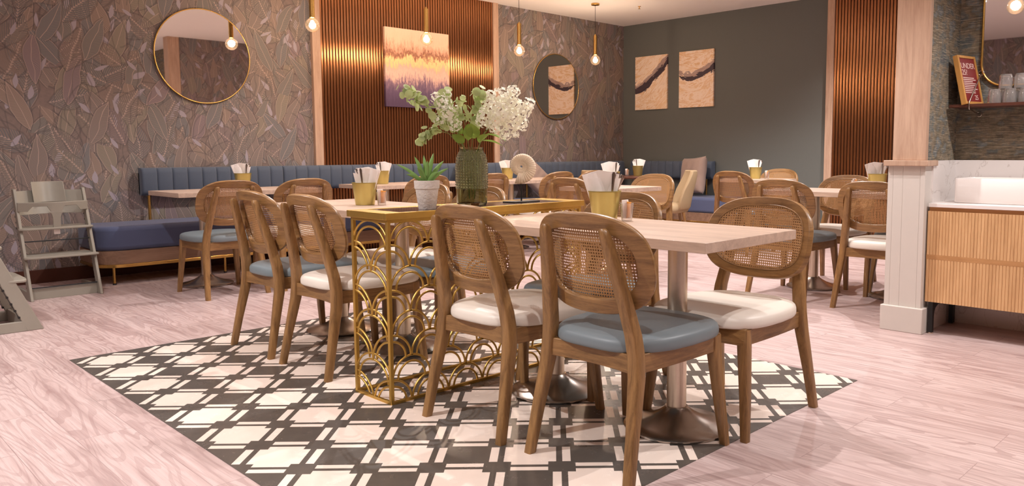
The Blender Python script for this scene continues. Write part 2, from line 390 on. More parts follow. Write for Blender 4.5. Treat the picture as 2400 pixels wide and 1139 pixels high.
M['drip'] = canvas_drip(); M['flow1'] = canvas_flow('flow_painting_left', 3.0, (.27,.14,.24,.045,.01), 0); M['flow2'] = canvas_flow('flow_painting_right', 8.0, (.42,-.16,.26,.022,.03), 0)
# glass, mirror, bulbs, plants
def glassy(name, col, rough=.03, ior=1.45):
    t = NT(name); t.bsdf(col, rough, 0, .5, Transmission_Weight=1.0, IOR=ior); return t.m
M['vase'] = glassy('green_glass', L(192,202,176)); 
t = NT('clear_glass'); tr = t.n('ShaderNodeBsdfTransparent'); tr.inputs[0].default_value = (.95,.93,.92,1); gl = t.n('ShaderNodeBsdfGlossy'); gl.inputs[1].default_value = .06; df = t.n('ShaderNodeBsdfDiffuse'); df.inputs[0].default_value = (.9,.87,.85,1)
lw = t.n('ShaderNodeLayerWeight'); lw.inputs[0].default_value = .45; mx = t.n('ShaderNodeMixShader'); mx2 = t.n('ShaderNodeMixShader'); mx2.inputs[0].default_value = .10
t.l(lw.outputs['Facing'], mx.inputs[0]); t.l(tr.outputs[0], mx.inputs[1]); t.l(gl.outputs[0], mx.inputs[2]); t.l(mx.outputs[0], mx2.inputs[1]); t.l(df.outputs[0], mx2.inputs[2]); t.l(mx2.outputs[0], t.out.inputs[0]); M['clear'] = t.m
M['mirror'] = plain('mirror_silver', (.86,.84,.82), .015, 1)
t = NT('globe_glass'); tr = t.n('ShaderNodeBsdfTransparent'); tr.inputs[0].default_value = (1,.93,.84,1); gl = t.n('ShaderNodeBsdfGlossy'); gl.inputs[1].default_value = .05; gl.inputs[0].default_value = (1,.9,.8,1)
em = t.n('ShaderNodeEmission'); em.inputs[0].default_value = (1,.66,.36,1); em.inputs[1].default_value = .18
fr = t.n('ShaderNodeLayerWeight'); fr.inputs[0].default_value = .35; mx = t.n('ShaderNodeMixShader'); t.l(fr.outputs['Facing'], mx.inputs[0]); t.l(tr.outputs[0], mx.inputs[1]); t.l(gl.outputs[0], mx.inputs[2])
ad = t.n('ShaderNodeAddShader'); t.l(mx.outputs[0], ad.inputs[0]); t.l(em.outputs[0], ad.inputs[1]); t.l(ad.outputs[0], t.out.inputs[0]); M['globe'] = t.m
def emit(name, c, s):
    t = NT(name); e = t.n('ShaderNodeEmission'); e.inputs[0].default_value = (*c, 1); e.inputs[1].default_value = s; t.l(e.outputs[0], t.out.inputs[0]); return t.m
M['filament'] = emit('glowing_filament', (1,.84,.62), 30); M['downglow'] = emit('downlight_led', (1,.93,.86), 60); M['panelfill'] = emit('fill_panel', (1,.95,.92), 2.5)
def leafmat(name, c1, c2, nsc, f=.35):
    t = NT(name); c = t.mix(t.noise(t.obj(), nsc, 3), c1, c2)
    p = t.bsdf(c, .5, 0, .3); tl = t.n('ShaderNodeBsdfTranslucent'); t.l(c, tl.inputs[0]); mx = t.n('ShaderNodeMixShader'); mx.inputs[0].default_value = f
    t.l(p.outputs[0], mx.inputs[1]); t.l(tl.outputs[0], mx.inputs[2]); t.l(mx.outputs[0], t.out.inputs[0]); return t.m
M['euca'] = leafmat('eucalyptus_leaf', L(166,184,140), L(226,236,164), 16); M['leaf'] = leafmat('hydrangea_leaf', L(96,136,60), L(176,196,92), 12)
M['stem'] = plain('green_stem', L(142,146,84), .5); M['petal'] = leafmat('cream_petal', (1,.98,.84), (1,.99,.90), 40, .4)
M['succ'] = plain('succulent_leaf', L(128,168,92), .4, 0, .4, .35, 16)
M['plaster'] = plain('rough_white_plaster', L(222,214,208), .9, 0, .2, .06, 90, .9)
t = NT('fossil_stone'); o = t.obj(); t.bsdf(t.mix(t.noise(o, 18, 4), L(240,214,182), L(255,244,228)), .8, 0, .2, t.bump(t.noise(o, 120, 3), .2, .002)); M['shell'] = t.m
t = NT('mosaic_top'); o = t.obj(); b = t.n('ShaderNodeTexBrick'); t.l(o, b.inputs['Vector']); b.offset = 0; b.inputs['Scale'].default_value = 1; b.inputs['Mortar Size'].default_value = .0012; b.inputs['Brick Width'].default_value = .028; b.inputs['Row Height'].default_value = .028
b.inputs['Color1'].default_value = (*L(66,50,48),1); b.inputs['Color2'].default_value = (*L(110,84,78),1); b.inputs['Mortar'].default_value = (*L(170,146,120),1)
t.bsdf(b.outputs[0], .12, .2, .6); M['mosaic'] = t.m
M['orange'] = plain('orange_paper', L(240,160,70), .6, 0, .3, .25, 90); M['redsign'] = plain('red_card', L(128,34,34), .5); M['ink'] = plain('white_ink', L(226,196,186), .6)

# ================================================================== room shell
Y1, X2 = 7.45, 8.92
XM, YM = -4.2, -3.6
def struct(name, mb, mat, **kw):
    o = mb.build(name, mat, **kw); o['kind'] = 'structure'; return o
struct('floor', MB().box(XM-.1, X2+.1, YM-.1, Y1+.1, -.08, 0), M['floor'], smooth=False)
struct('ceiling', MB().box(XM-.1, X2+.1, YM-.1, Y1+.1, CEIL, CEIL+.08), M['ceil'], smooth=False)
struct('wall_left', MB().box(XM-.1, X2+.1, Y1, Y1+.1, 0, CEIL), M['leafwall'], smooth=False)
struct('wall_back', MB().box(X2, X2+.1, 1.8, Y1, 0, CEIL), M['paint_w2'], smooth=False)
struct('wall_rear', MB().box(XM-.1, XM, YM, Y1, 0, CEIL), M['leafwall_y'], smooth=False)
struct('wall_front', MB().box(XM-.1, 5.15, YM-.1, YM, 0, CEIL), M['backwall'], smooth=False)
pt = MB().box(4.74, X2+.1, 1.625, 1.80, 0, CEIL)
struct('wall_partition', pt, M['leafwall'], smooth=False)
side = MB().box(4.60, 5.05, 1.60, 1.625, .99, CEIL)
struct('wall_side', side, M['grass_x'], smooth=False)
struct('wall_alcove', MB().box(5.05, 5.15, YM, 1.625, .99, CEIL).box(5.05, 5.15, YM, 1.625, 0, .986), M['grass_y'], smooth=False)
struct('trim_1', MB().box(5.035, 5.05, YM, 1.60, 0, .99), M['marble'], smooth=False)
struct('trim_2', MB().box(4.66, 5.05, 1.588, 1.625, 0, .99), M['marble'], smooth=False)
struct('baseboard_left', MB().box(XM, 3.97, Y1-.018, Y1, 0, .11).box(6.46, X2, Y1-.018, Y1, 0, .11), M['skirt'], bevel=.003)
struct('baseboard_back', MB().box(X2-.018, X2, 1.8, Y1-.018, 0, .11), M['skirt'], bevel=.003)
rug = MB().box(1.03, 3.423, 1.4634, 4.516, 0, .002).build('patterned_floor_panel', M['rug'], smooth=False)
tag(rug, 'rectangular black and cream geometric patterned panel set in the wood floor', 'floor panel')

# pillar
pl = thing('pillar', 'pale grey panelled pillar with wood cap and pale oak upper post beside the vanity', 'pillar', (4.54, 1.70, 0))
def P_(x0,x1,y0,y1,z0,z1): return (x0-4.54, x1-4.54, y0-1.70, y1-1.70, z0, z1)
MB().box(*P_(4.54, 4.70, 1.580, 1.82, 0, .147)).build('plinth', M['greypaint'], pl, bevel=.004)
sh = MB().box(*P_(4.562, 4.66, 1.598, 1.806, .147, .96))
for a, b_ in ((1.598, 1.6240), (1.6252, 1.7200), (1.7212, 1.7760), (1.7772, 1.806)): sh.box(*P_(4.5600, 4.562, a, b_, .147, .96))
sh.build('shaft', M['greypaint'], pl)
MB().box(*P_(4.535, 4.70, 1.577, 1.826, .96, .992)).build('cap', M['pale'], pl, bevel=.003)
MB().box(*P_(4.565, 4.625, 1.601, 1.786, .992, CEIL)).box(*P_(4.625, 4.74, 1.626, 1.786, .992, CEIL)).build('post', M['pale'], pl, bevel=.003)
MB().box(*P_(4.66, 4.74, 1.626, 1.806, .0, .96)).build('core', M['greypaint'], pl)

# slat panels (trim boards left and right)
def slat_panel(name, label, axis, a0, a1, wall, z0, pitch, tl, tr):
    o = thing(name, label, 'wall panel', (0,0,0))
    s = MB(); n = int((a1-a0)/pitch); pitch = (a1-a0)/n
    for i in range(n):
        c = a0+(i+.5)*pitch; hw = pitch*.35; pr = []
        for k in range(7):                       # gently rounded face
            f = -1+2*k/6; pr.append((c+f*hw, .030+.0014*(1-f*f)))
        pr = [(c-hw, .006)]+pr+[(c+hw, .006)]
        if axis == 'x': rings = [[(q, wall-d, z) for q, d in pr] for z in (z0, CEIL)]
        else: rings = [[(wall-d, q, z) for q, d in pr] for z in (z0, CEIL)]
        s.loft(rings)
    s.build('slats', M['slat'], o, ang=50)
    b = MB(); b.box(a0, a1, wall-.008, wall, z0, CEIL) if axis == 'x' else b.box(wall-.008, wall, a0, a1, z0, CEIL)
    b.build('backing', M['slatback'], o, smooth=False)
    for (q0, q1) in (tl, tr):
        if q0 is None: continue
        b = MB(); b.box(q0, q1, wall-.045, wall, z0, CEIL) if axis == 'x' else b.box(wall-.045, wall, q0, q1, z0, CEIL)
        b.build('edge_board', M['pale'], o, bevel=.003)
    return o
slat_panel('slat_panel', 'wide copper slat wall panel with pale wood edge boards behind the canvas', 'x', 4.062, 6.380, Y1, 0, .0345, (3.972, 4.062), (6.380, 6.464))
slat_panel('slat_panel', 'narrower copper slat wall panel on the far wall beside the pillar', 'y', 2.40, 4.20, X2, 0, .0375, (4.20, 4.288), (2.31, 2.40))

# ================================================================== cane chair
def outline(a, b, e, n, top=1.0):
    r = []
    for k in range(n):
        th = 2*PI*k/n; c, s = cos(th), sin(th)
        r.append((a*math.copysign(abs(c)**(2/e), c), b*math.copysign(abs(s)**(2/e), s)))
    return r
XB = -.27
ZC, OA, OB = .684, .248, .166
def backpt(u, v, t=0):
    z = ZC+v; x = .066-.235*(z-.51)+1.05*u*u
    nx = 1.0; ny = -2.1*u; l = math.hypot(nx, ny)
    return (x+t*nx/l+XB, u+t*ny/l, z+t*.235)
def legring(cx, cy, z, wx, wy, e=4, n=12):
    return [(cx+x+XB, cy+y, z) for x, y in outline(wx, wy, e, n)]
def make_chair():
    t = thing('cane_chair', '', 'chair')
    # cushion
    def cu(k, n=48):
        th = 2*PI*k/n; c, s = cos(th), sin(th); e = 3.7
        x = .262*math.copysign(abs(c)**(2/e), c); y = .246*math.copysign(abs(s)**(2/e), s)
        y *= 1-.20*max(0, -x/.262)**1.7 - .035*max(0, x/.262)**2
        return x, y
    rings = []
    for sc_, z in ((.95, .4035), (.985, .4055), (.998, .411), (1.0, .420), (.997, .431), (.984, .441), (.955, .448), (.905, .453), (.80, .458), (.6, .4615), (.3, .463)):
        rings.append([(.308+cu(k)[0]*sc_+XB, cu(k)[1]*sc_, z) for k in range(48)])
    MB().loft(rings).build('seat_cushion', M['seat_white'], t, ang=60)
    # seat frame ring
    def fr(d, n=40):
        pts = []
        c = [(.062, .178), (.462, .186)]
        xr, yr, xf, yf = .056+d, .197-d, .522-d, .211-d
        for k in range(11): f = -1+2*k/10; pts.append((xr+.022*(1-f*f), f*yr))
        for k in range(1, 10): f = k/10; pts.append((xr+(xf-xr)*f, yr+(yf-yr)*f+.008*sin(PI*f)))
        for k in range(11): f = 1-2*k/10; pts.append((xf+.016*(1-f*f), f*yf))
        for k in range(1, 10): f = 1-k/10; pts.append((xr+(xf-xr)*f, -(yr+(yf-yr)*f+.008*sin(PI*f))))
        return pts
    o_, i_ = fr(0), fr(.024)
    rings = [[(x+XB, y, z) for x, y in pp] for pp, z in ((o_, .345), (o_, .406), (i_, .406), (i_, .345))]
    MB().loft(rings, loop=True).build('seat_frame', M['chair_x'], t, bevel=.002)
    for sd in (1, -1):
        prof = [(0, .222, 0, .0165, .0165), (.030, .212, .15, .0185, .0185), (.068, .197, .33, .023, .023), (.074, .191, .40, .024, .023), (.068, .183, .47, .0235, .0225),
                (.046, .165, .58, .022, .0215), (.016, .145, .70, .019, .0195), (-.006, .130, .785, .0165, .0165), (-.010, .127, .800, .014, .014), (-.012, .126, .808, .008, .008)]
        MB().loft([legring(x, sd*y, z, a, b, 5, 16) for x, y, z, a, b in prof]).build('leg', M['chair'], t, ang=50)
        prof = [(.534, .226, 0, .0145, .0145), (.518, .214, .15, .0175, .0175), (.502, .197, .345, .0215, .0215), (.500, .195, .402, .0215, .0215)]
        MB().loft([legring(x, sd*y, z, a, b, 6, 16) for x, y, z, a, b in prof]).build('leg', M['chair'], t, ang=50)
    n = 72; o_ = outline(OA, OB, 2.75, n); i_ = outline(OA-.052, OB-.050, 2.65, n)
    rings = []
    for k in range(n):
        (xo, zo), (xi, zi) = o_[k], i_[k]; sec = []
        for f, tt in ((0, .004), (0, .018), (.06, .0225), (.5, .0235), (.90, .0215), (.985, .0165), (1, .013), (1, .004), (.94, .0), (.06, .0)):
            sec.append(backpt(xo+(xi-xo)*f, zo+(zi-zo)*f, tt))
        rings.append(sec)
    MB().loft(rings, loop=True).build('backrest_frame', M['chair_x'], t, ang=40)
    # cane with real holes
    c = MB(); p = .0102; A, B = OA-.036, OB-.036; r = .0031
    nx, nz = int(A/p)+1, int(B/p)+1
    for i in range(-nx, nx+1):
        for j in range(-nz, nz+1):
            x, z = i*p, j*p
            if (abs(x)/A)**2.7+(abs(z)/B)**2.7 > 1: continue
            h = p/2; vs = []
            for a in range(8):
                an = PI/8+a*PI/4; vs.append((x+r*cos(an), z+r*sin(an)))
            vs += [(x+h, z), (x+h, z+h), (x, z+h), (x-h, z+h), (x-h, z), (x-h, z-h), (x, z-h), (x+h, z-h)]
            q = [backpt(a, b, .0242) for a, b in vs]; fs = []
            for a in range(8):   # inner a spans outer a .. a+1
                fs.append((a, (a+1) % 8, 8+(a+1) % 8)) ; fs.append((a, 8+(a+1) % 8, 8+a) if a else (a, 9, 8))
            c.add(q, fs)
    c.build('cane_panel', M['cane'], t, smooth=False)
    MB().tube([backpt(x, z, .0240) for x, z in outline(OA-.0345, OB-.0345, 2.72, 72)], .0030, 8, loop=True).build('cane_beading', M['chair_x'], t, ang=80)
    return t
chair0 = make_chair(); first = [True]
blue_seat = None
def chair(x, y, deg, seat, label):
    """x,y = floor point midway between the rear feet, deg = facing"""
    global blue_seat
    a = R(deg); loc = (x+.27*cos(a), y+.27*sin(a), 0)
    if first[0]: o = chair0; o.location = loc; o.rotation_euler = (0,0,a); first[0] = False
    else: o = dup(chair0, loc, a)
    o['label'] = label; o['group'] = 'cane back dining chairs'
    if seat == 'b':
        for k in kids(o):
            if k.name.startswith('seat_cushion'):
                if blue_seat is None:
                    blue_seat = k.data.copy(); blue_seat.materials.clear(); blue_seat.materials.append(M['seat_blue'])
                k.data = blue_seat
    return o
CH = [
 (1.78, 2.275, 0, 'w', 'white seat cane chair seen from behind, nearest the brass console'),
 (1.80, 1.700, 0, 'b', 'blue seat cane chair seen from behind, nearest the camera'),
 (2.94, 1.660, 180, 'w', 'white seat cane chair facing us at the right end of the near table'),
 (2.90, 2.370, 180, 'b', 'blue seat cane chair behind the near gold pot, facing us'),
 (1.745, 4.005, 0, 'b', 'blue seat cane chair leftmost of the row seen from behind by the patterned panel edge'),
 (1.745, 3.432, 0, 'w', 'white seat cane chair between the blue one and the brass console end'),
 (2.93, 3.97, 180, 'w', 'white seat cane chair behind the potted succulent, facing us'),
 (2.90, 3.43, 180, 'b', 'blue seat cane chair behind the green vase, facing us'),
 (2.385, 5.65, 90, 'b', 'blue seat cane chair at the left end bench table, facing the leaf wallpaper'),
 (2.945, 5.62, 90, 'w', 'white seat cane chair at the bench, second from the left, facing the wall'),
 (4.12, 5.62, 90, 'w', 'cane chair at the bench behind the succulent, under the large canvas'),
 (4.84, 5.62, 90, 'b', 'cane chair at the bench just right of the green vase'),
 (5.72, 5.58, 90, 'w', 'cane chair at the bench below the oval-looking round mirror, left of its pair'),
 (6.34, 5.66, 90, 'b', 'cane chair at the bench below the round mirror, right of its pair'),
 (4.33, 4.20, 0, 'b', 'cane chair seen from behind, just right of the stone ammonite'),
 (5.58, 4.26, 180, 'w', 'cane chair facing us left of the beige armchair'),
 (4.98, 2.75, 0, 'b', 'blue seat cane chair seen from behind, left of the pillar at the middle table'),
 (4.95, 2.08, 0, 'w', 'white seat cane chair seen from behind against the grey pillar'),
 (6.20, 2.76, 180, 'w', 'white seat cane chair facing us beyond the middle table'),
 (6.20, 2.13, 180, 'b', 'blue seat cane chair mostly hidden by the grey pillar'),
 (6.86, 4.33, 0, 'b', 'cane chair seen from behind at the far table, in front of the bench end'),
 (8.17, 4.45, 180, 'w', 'farthest cane chair, facing us before the dark green wall'),
]
for c in CH: chair(*c)

# ================================================================== tables
def make_table(w_, d_):
    t = thing('pedestal_table', '', 'table')
    MB().box(-w_/2, w_/2, -d_/2, d_/2, .718, .753).build('tabletop', M['tabletop'], t, bevel=.0015)
    MB().box(-.15, .15, -.15, .15, .708, .718).build('mounting_plate', M['black'], t)
    MB().lathe([(.037, .05), (.037, .708)], n=32).build('pole', M['steel'], t)
    MB().lathe([(.19, 0), (.200, .004), (.201, .010), (.196, .014), (.15, .024), (.10, .042), (.065, .062), (.048, .075), (.044, .081), (.037, .082)], n=56).build('base', M['steel_dark'], t, ang=45)
    return t
TB = [
 (2.37, 1.712, 'near end table with wood-look top and steel pole, closest to the camera'),
 (2.37, 2.359, 'wood-look table under the near gold pot, beside the brass console'),
 (2.345, 3.483, 'wood-look table just behind the brass console'),
 (2.345, 4.128, 'wood-look table at the left end of the patterned floor panel'),
 (2.44, 6.385, 'wood-look bench table at the left end beside the high chair'),
 (3.06, 6.385, 'wood-look bench table second from the left'),
 (4.12, 6.385, 'wood-look bench table behind the succulent'),
 (4.74, 6.385, 'wood-look bench table hidden behind the green vase'),
 (5.72, 6.385, 'wood-look bench table behind the stone ammonite'),
 (6.34, 6.385, 'wood-look bench table under the round mirror'),
 (5.06, 4.37, 'wood-look table in mid room left of the beige armchair'),
 (5.63, 2.78, 'wood-look table before the dark wall, left of the pillar'),
 (5.63, 2.13, 'wood-look table partly hidden by the grey pillar'),
 (7.55, 4.42, 'farthest rectangular wood-look table by the bench end'),
]
t0 = make_table(.596, .644); t1 = None
for i, (x, y, lab) in enumerate(TB):
    o = t0 if i == 0 else dup(t0)
    o.location = (x, y, 0); o['label'] = lab; o['group'] = 'square pedestal tables'
rt_ = thing('round_table', 'round dark-edged wooden table in the far corner between beige armchairs', 'table', (7.62, 6.15, 0))
MB().lathe([(.33, .722), (.345, .728), (.35, .738), (.345, .75), (.33, .753)], n=56).build('tabletop', M['shelfwood'], rt_, ang=50)
MB().lathe([(.037, .05), (.037, .722)], n=24).build('pole', M['steel'], rt_)
MB().lathe([(.2, 0), (.2, .010), (.15, .024), (.065, .062), (.037, .08)], n=40).build('base', M['steel_dark'], rt_)

# ================================================================== console with scallop lattice
cx0, cx1, cy0, cy1 = 1.752, 2.905, 2.705, 2.985
con = thing('brass_console', 'tall narrow gold console with scallop lattice sides and mosaic top', 'console table', (cx0, cy0, 0))
W_, D_ = cx1-cx0, cy1-cy0
MB().box(-.012, W_+.012, -.012, .012, .772, .800).box(-.012, W_+.012, D_-.012, D_+.012, .772, .800).box(-.012, .07, .012, D_-.012, .772, .800).box(W_-.07, W_+.012, .012, D_-.012, .772, .800).build('top_frame', M['goldpaint'], con, bevel=.0015)
MB().box(.07, W_-.07, .012, D_-.012, .785, .7985).build('mosaic_inset', M['mosaic'], con)
for x, y in ((0, 0), (W_-.016, 0), (0, D_-.016), (W_-.016, D_-.016)):
    MB().box(x, x+.016, y, y+.016, 0, .772).build('leg', M['goldpaint'], con, bevel=.0012)
for z in (0.0, .758):
    MB().box(.016, W_-.016, 0, .014, z, z+.014).box(.016, W_-.016, D_-.014, D_, z, z+.014).box(0, .014, .016, D_-.016, z, z+.014).box(W_-.014, W_, .016, D_-.016, z, z+.014).build('lower_rail' if z == 0 else 'upper_rail', M['goldpaint'], con, bevel=.001)
def lattice(length, place):
    m = MB(); n = max(1, round((length-.0)/.19)); 
    for row in range(8):
        zt = .763-row*.0945
        cnt = round(length/.1915) if length > .5 else 1
        pitch = length/cnt if length > .5 else .186
        x_c = [pitch*(i+.5)+.012 for i in range(cnt)] if row % 2 == 0 else [pitch*i+.012 for i in range(cnt+1)]
        if length < .5: x_c = [length/2] if row % 2 == 0 else [length/2-.14, length/2+.14]
        hw = pitch/2 if length > .5 else .14
        for xc in x_c:
            for rr, dz, th in ((hw-.002, 0, .0050), (hw-.002-.026, -.026, .0050)):
                zc = zt-hw*1.0 if length > .5 else zt-.115
                hz = (zt+dz)-zc
                run = []
                def flush():
                    if len(run) > 1: m.tube(list(run), th, 6, upv=None)
                    run.clear()
                seq = []
                legz = zc-.0 if dz == 0 else zc-.004
                N = 26
                for k in range(N+1):
                    an = PI*k/N; seq.append((xc-rr*cos(an), zc+hz*sin(an)))
                for x, z in seq:
                    if .006 <= x <= length-.006 and z > .008: run.append(place(x, z))
                    else: flush()
                flush()
    return m
lattice(W_, lambda x, z: (x, .007, z)).build('lattice_panel', M['goldpaint'], con, ang=80)
lattice(D_, lambda y, z: (.007, y, z)).build('lattice_panel', M['goldpaint'], con, ang=80)
lattice(D_, lambda y, z: (W_-.007, y, z)).build('lattice_panel', M['goldpaint'], con, ang=80)

# ================================================================== banquettes
def rot_yx(p): return p
# long bench along left wall
bn = thing('banquette', 'long blue upholstered bench with channelled backrest and brass edge along the leaf wall', 'bench', (1.80, Y1, 0))
def bench_outline(x0, x1, y0, r, n=10, d=0.0):
    pts = [(x1, -.052), (x1, y0+d)]
    for k in range(n+1):
        a = -PI/2-(PI/2)*k/n; pts.append((x0+d+r+(r)*cos(a), y0+d+r+r*sin(a)))
    pts.append((x0+d, -.052)); return pts
def bench(parent, L_, depth, parts=True):
    for nm, z0, z1, d, mt, bv in (('cushion', .275, .470, 0, 'blue_bench', .035), ('wood_band', .165, .275, .012, 'bandwood', .002), ('brass_edge', .140, .165, .006, 'brass', .002)):
        pts = bench_outline(0, L_, -depth, .20, 12, d)
        MB().loft([[(x, y, z0) for x, y in pts], [(x, y, z1) for x, y in pts]]).build(nm, M[mt], parent, bevel=bv, ang=50, seg=4 if bv > .01 else 1)
bench(bn, X2-1.80-.65, .62)
for x in (.12, 1.0, 2.2, 3.4, 4.6, 5.8):
    g = MB().lathe([(.011, .012), (.011, .14)], c=(x, -.55, 0), n=12).build('leg', M['brass'], bn)
    MB().lathe([(.014, 0), (.014, .012)], c=(x, -.55, 0), n=12).build('foot', M['black'], g)
def bench_back(parent, runs, T, zb=.685, zt=.925, depth=.10):
    """T maps (s, d, z) to local coordinates"""
    for (s0, s1) in runs:
        n = max(1, round((s1-s0)/.124)); p = (s1-s0)/n; rings = []
        for i in range(n):
            for f in (0.0, .02, .06, .15, .5, .85, .94, .98):
                s = s0+(i+f)*p; pf = min(f, 1-f)*2
                bulge = .016*(1-(1-min(1, pf*4))**2) if pf < .25 else .016
                if i == 0 and f < .5: ed = min(1, ((i+f)*p)/.03)
                else: ed = 1
                d = depth-.020+bulge; 
                if i == 0 and f == 0: d = depth*.5
                sec = [(0, zb), (d*.55, zb), (d*.9, zb+.016), (d, zb+.045), (d, zt-.05), (d*.90, zt-.014), (d*.6, zt), (0, zt)]
                rings.append([T(s, dd, z) for dd, z in sec])
        rings.append([T(s1, dd, z) for dd, z in [(0, zb), (.05, zb), (.07, zb+.016), (.08, zb+.045), (.08, zt-.05), (.07, zt-.014), (.05, zt), (0, zt)]])
        MB().loft(rings).build('back_pad', M['blue_velvet'], parent, ang=60)
bench_back(bn, [(0, 1.28), (1.285, 2.80), (2.805, 4.5), (4.505, 6.50)], lambda s, d, z: (s+.49, -d-.052, z))
MB().box(.49, 7.0, -.072, -.050, .695, .88).build('back_board', M['black'], bn)
for s in (.07, 1.3, 2.25, 3.5, 4.6, 5.9):
    MB().lathe([(.012, .465), (.012, .690)], c=(s+.49, -.075, 0), n=12).build('back_post', M['brass'], bn)
# bench on back wall
b2 = thing('banquette', 'shorter blue upholstered bench with channelled backrest against the dark green back wall', 'bench', (X2, 5.15, 0), 0)
for nm, z0, z1, d, mt, bv in (('cushion', .275, .470, 0, 'blue_bench', .035), ('wood_band', .165, .275, .012, 'bandwood', .002), ('brass_edge', .140, .165, .006, 'brass', .002)):
    MB().box(-.62+d, -.022, d, Y1-5.15-.64, z0, z1).build(nm, M[mt], b2, bevel=bv, seg=4 if bv > .01 else 1)
for y in (.15, 1.0): MB().lathe([(.011, 0), (.011, .14)], c=(-.52, y, 0), n=12).build('leg', M['brass'], b2)
bench_back(b2, [(0, 1.40)], lambda s, d, z: (-d-.022, s+.68, z))
MB().box(-.042, -.020, .69, 2.1, .695, .88).build('back_board', M['black'], b2)
for y in (.8, 1.9): MB().lathe([(.012, .465), (.012, .690)], c=(-.045, y, 0), n=12).build('back_post', M['brass'], b2)

# cushions
def pillow(name, label, loc, w_, h_, th, rot):
    n = 22; vs = []; fs = []
    for side_ in (1, -1):
        for i in range(n+1):
            for j in range(n+1):
                u, v = -1+2*i/n, -1+2*j/n
                pin = 1-.07*(abs(u)**3+abs(v)**3)*.5
                bul = max(0, (1-u**4)*(1-v**4))**.42
                wr = .006*sin(9*u+4*v)*sin(7*v-3*u)*bul
                vs.append((u*w_/2*(1-.06*(1-abs(v))**.5*abs(u)), side_*(th/2*bul+wr*.8), v*h_/2*(1-.06*(1-abs(u))**.5*abs(v))))
    N = (n+1)**2
    for s_ in (0, 1):
        for i in range(n):
            for j in range(n):
                a = s_*N+i*(n+1)+j; f = (a, a+1, a+n+2, a+n+1); fs.append(f if s_ else tuple(reversed(f)))
    o = MB().add(vs, fs).build(name, M['cushion'], ang=80); o.location = loc; o.rotation_euler = rot
    import bmesh
    bm = bmesh.new(); bm.from_mesh(o.data); bmesh.ops.remove_doubles(bm, verts=bm.verts, dist=.0008); bm.to_mesh(o.data); bm.free(); sm(o.data, 80)
    tag(o, label, 'cushion', 'beige scatter cushions'); return o
pillow('scatter_cushion', 'large crumpled beige cushion on the bench against the dark green wall', (8.62, 5.99, .735), .50, .50, .17, (R(8), R(4), R(70)))
pillow('scatter_cushion', 'beige cushion leaning on the long bench behind the stone ammonite', (5.78, 7.13, .742), .42, .40, .14, (R(-14), R(30), R(4)))
pillow('scatter_cushion', 'small beige cushion corner peeking above the chair under the round mirror', (6.85, 7.15, .722), .36, .34, .12, (R(-14), R(38), R(-4)))

# ================================================================== beige armchairs
def make_armchair():
    t = thing('armchair', '', 'armchair')
    rings = []
    for z, sc_, off in ((.40, .92, 0), (.43, 1.0, 0), (.52, 1.02, -.01), (.62, 1.05, -.025), (.72, 1.07, -.045), (.80, 1.06, -.06), (.84, 1.03, -.065)):
        ring = []; hh = max(0, (z-.56)/.28)
        a0 = R(108)+hh*R(24)
        N = 24
        for k in range(N+1):
            th = a0+(2*PI-2*a0)*k/N; ring.append((.235*sc_*cos(th)+off, .245*sc_*sin(th), z))
        for k in range(N, -1, -1):
            th = a0+(2*PI-2*a0)*k/N; ring.append((.190*sc_*cos(th)+off, .2*sc_*sin(th), z))
        rings.append(ring)
    MB().loft(rings).build('shell_back', M['cream'], t, bevel=.012, seg=3, ang=50)
    MB().lathe([(.14, .36), (.205, .375), (.215, .40), (.21, .45), (.17, .468), (.05, .472)], n=32).build('seat', M['cream'], t, ang=60)
    for sx in (1, -1):
        for sy in (1, -1):
            MB().loft([legring(sx*.20-XB, sy*.19, 0, .011, .011, 2), legring(sx*.13-XB, sy*.13, .375, .019, .019, 2)]).build('leg', M['chair'], t)
    return t
am = make_armchair(); am.location = (7.20, 5.32, 0); am.rotation_euler = (0,0,R(136)); am['label'] = 'beige upholstered tub armchair with wooden legs beside the large cushion'; am['group'] = 'beige tub armchairs'
dup(am, (6.98, 6.10, 0), R(5), 'beige tub armchair mostly hidden behind the mid room gold pot', 'beige tub armchairs')

# ================================================================== gold pots, napkins, cutlery, sachets
def make_pot():
    o = MB().lathe([(.050, 0), (.0525, .002), (.069, .122), (.0715, .123), (.0715, .127), (.0685, .127), (.0665, .12), (.050, .006)], n=40).build('cutlery_pot', M['pot_gold'], ang=40)
    return o
def make_napkin(seed):
    rd = random.Random(seed); m = MB()
    for k in range(4):
        y = -.012+.008*k; tl = (rd.random()-.5)*.35; top = .045+rd.random()*.025; w0, w1 = .034, .074
        M_ = Matrix.Translation((0, y, .02)) @ Matrix.Rotation(tl*.5, 4, 'Y') @ Matrix.Rotation(R(-4+3*k), 4, 'X')
        rings = []
        for i in range(9):
            f = i/8; z = f*(.115+top); ww = w0+(w1-w0)*f; ring = []
            for j in range(9):
                g = -1+2*j/8; ring.append(M_ @ Vector((g*ww, .004*sin(g*4+k)+.003*f*sin(g*9+k*2), z+(.014*(1-abs(g)) if i == 8 else 0)*((k % 2)*2-1))))
            for j in range(8, -1, -1):
                g = -1+2*j/8; ring.append(M_ @ Vector((g*ww, .004*sin(g*4+k)+.003*f*sin(g*9+k*2)+.0035, z+(.014*(1-abs(g)) if i == 8 else 0)*((k % 2)*2-1))))
            rings.append(ring)
        m.loft(rings)
    return m.build('paper_napkins', M['napkin'], ang=50)
def make_cut(kind):
    m = MB()
    m.tube([(0,0,0), (0,0,.06), (0,0,.12), (0,.001,.185), (0,.001,.195)], [.0025,.003,.0045,.0075,.005], 8, flat=.35, upv=(1,0,0))
    return m.build(kind, M['cutlery'], ang=60)
potA = make_pot(); napA = make_napkin(3); cutA = {k: make_cut(k) for k in ('fork', 'knife', 'spoon')}
used = {}
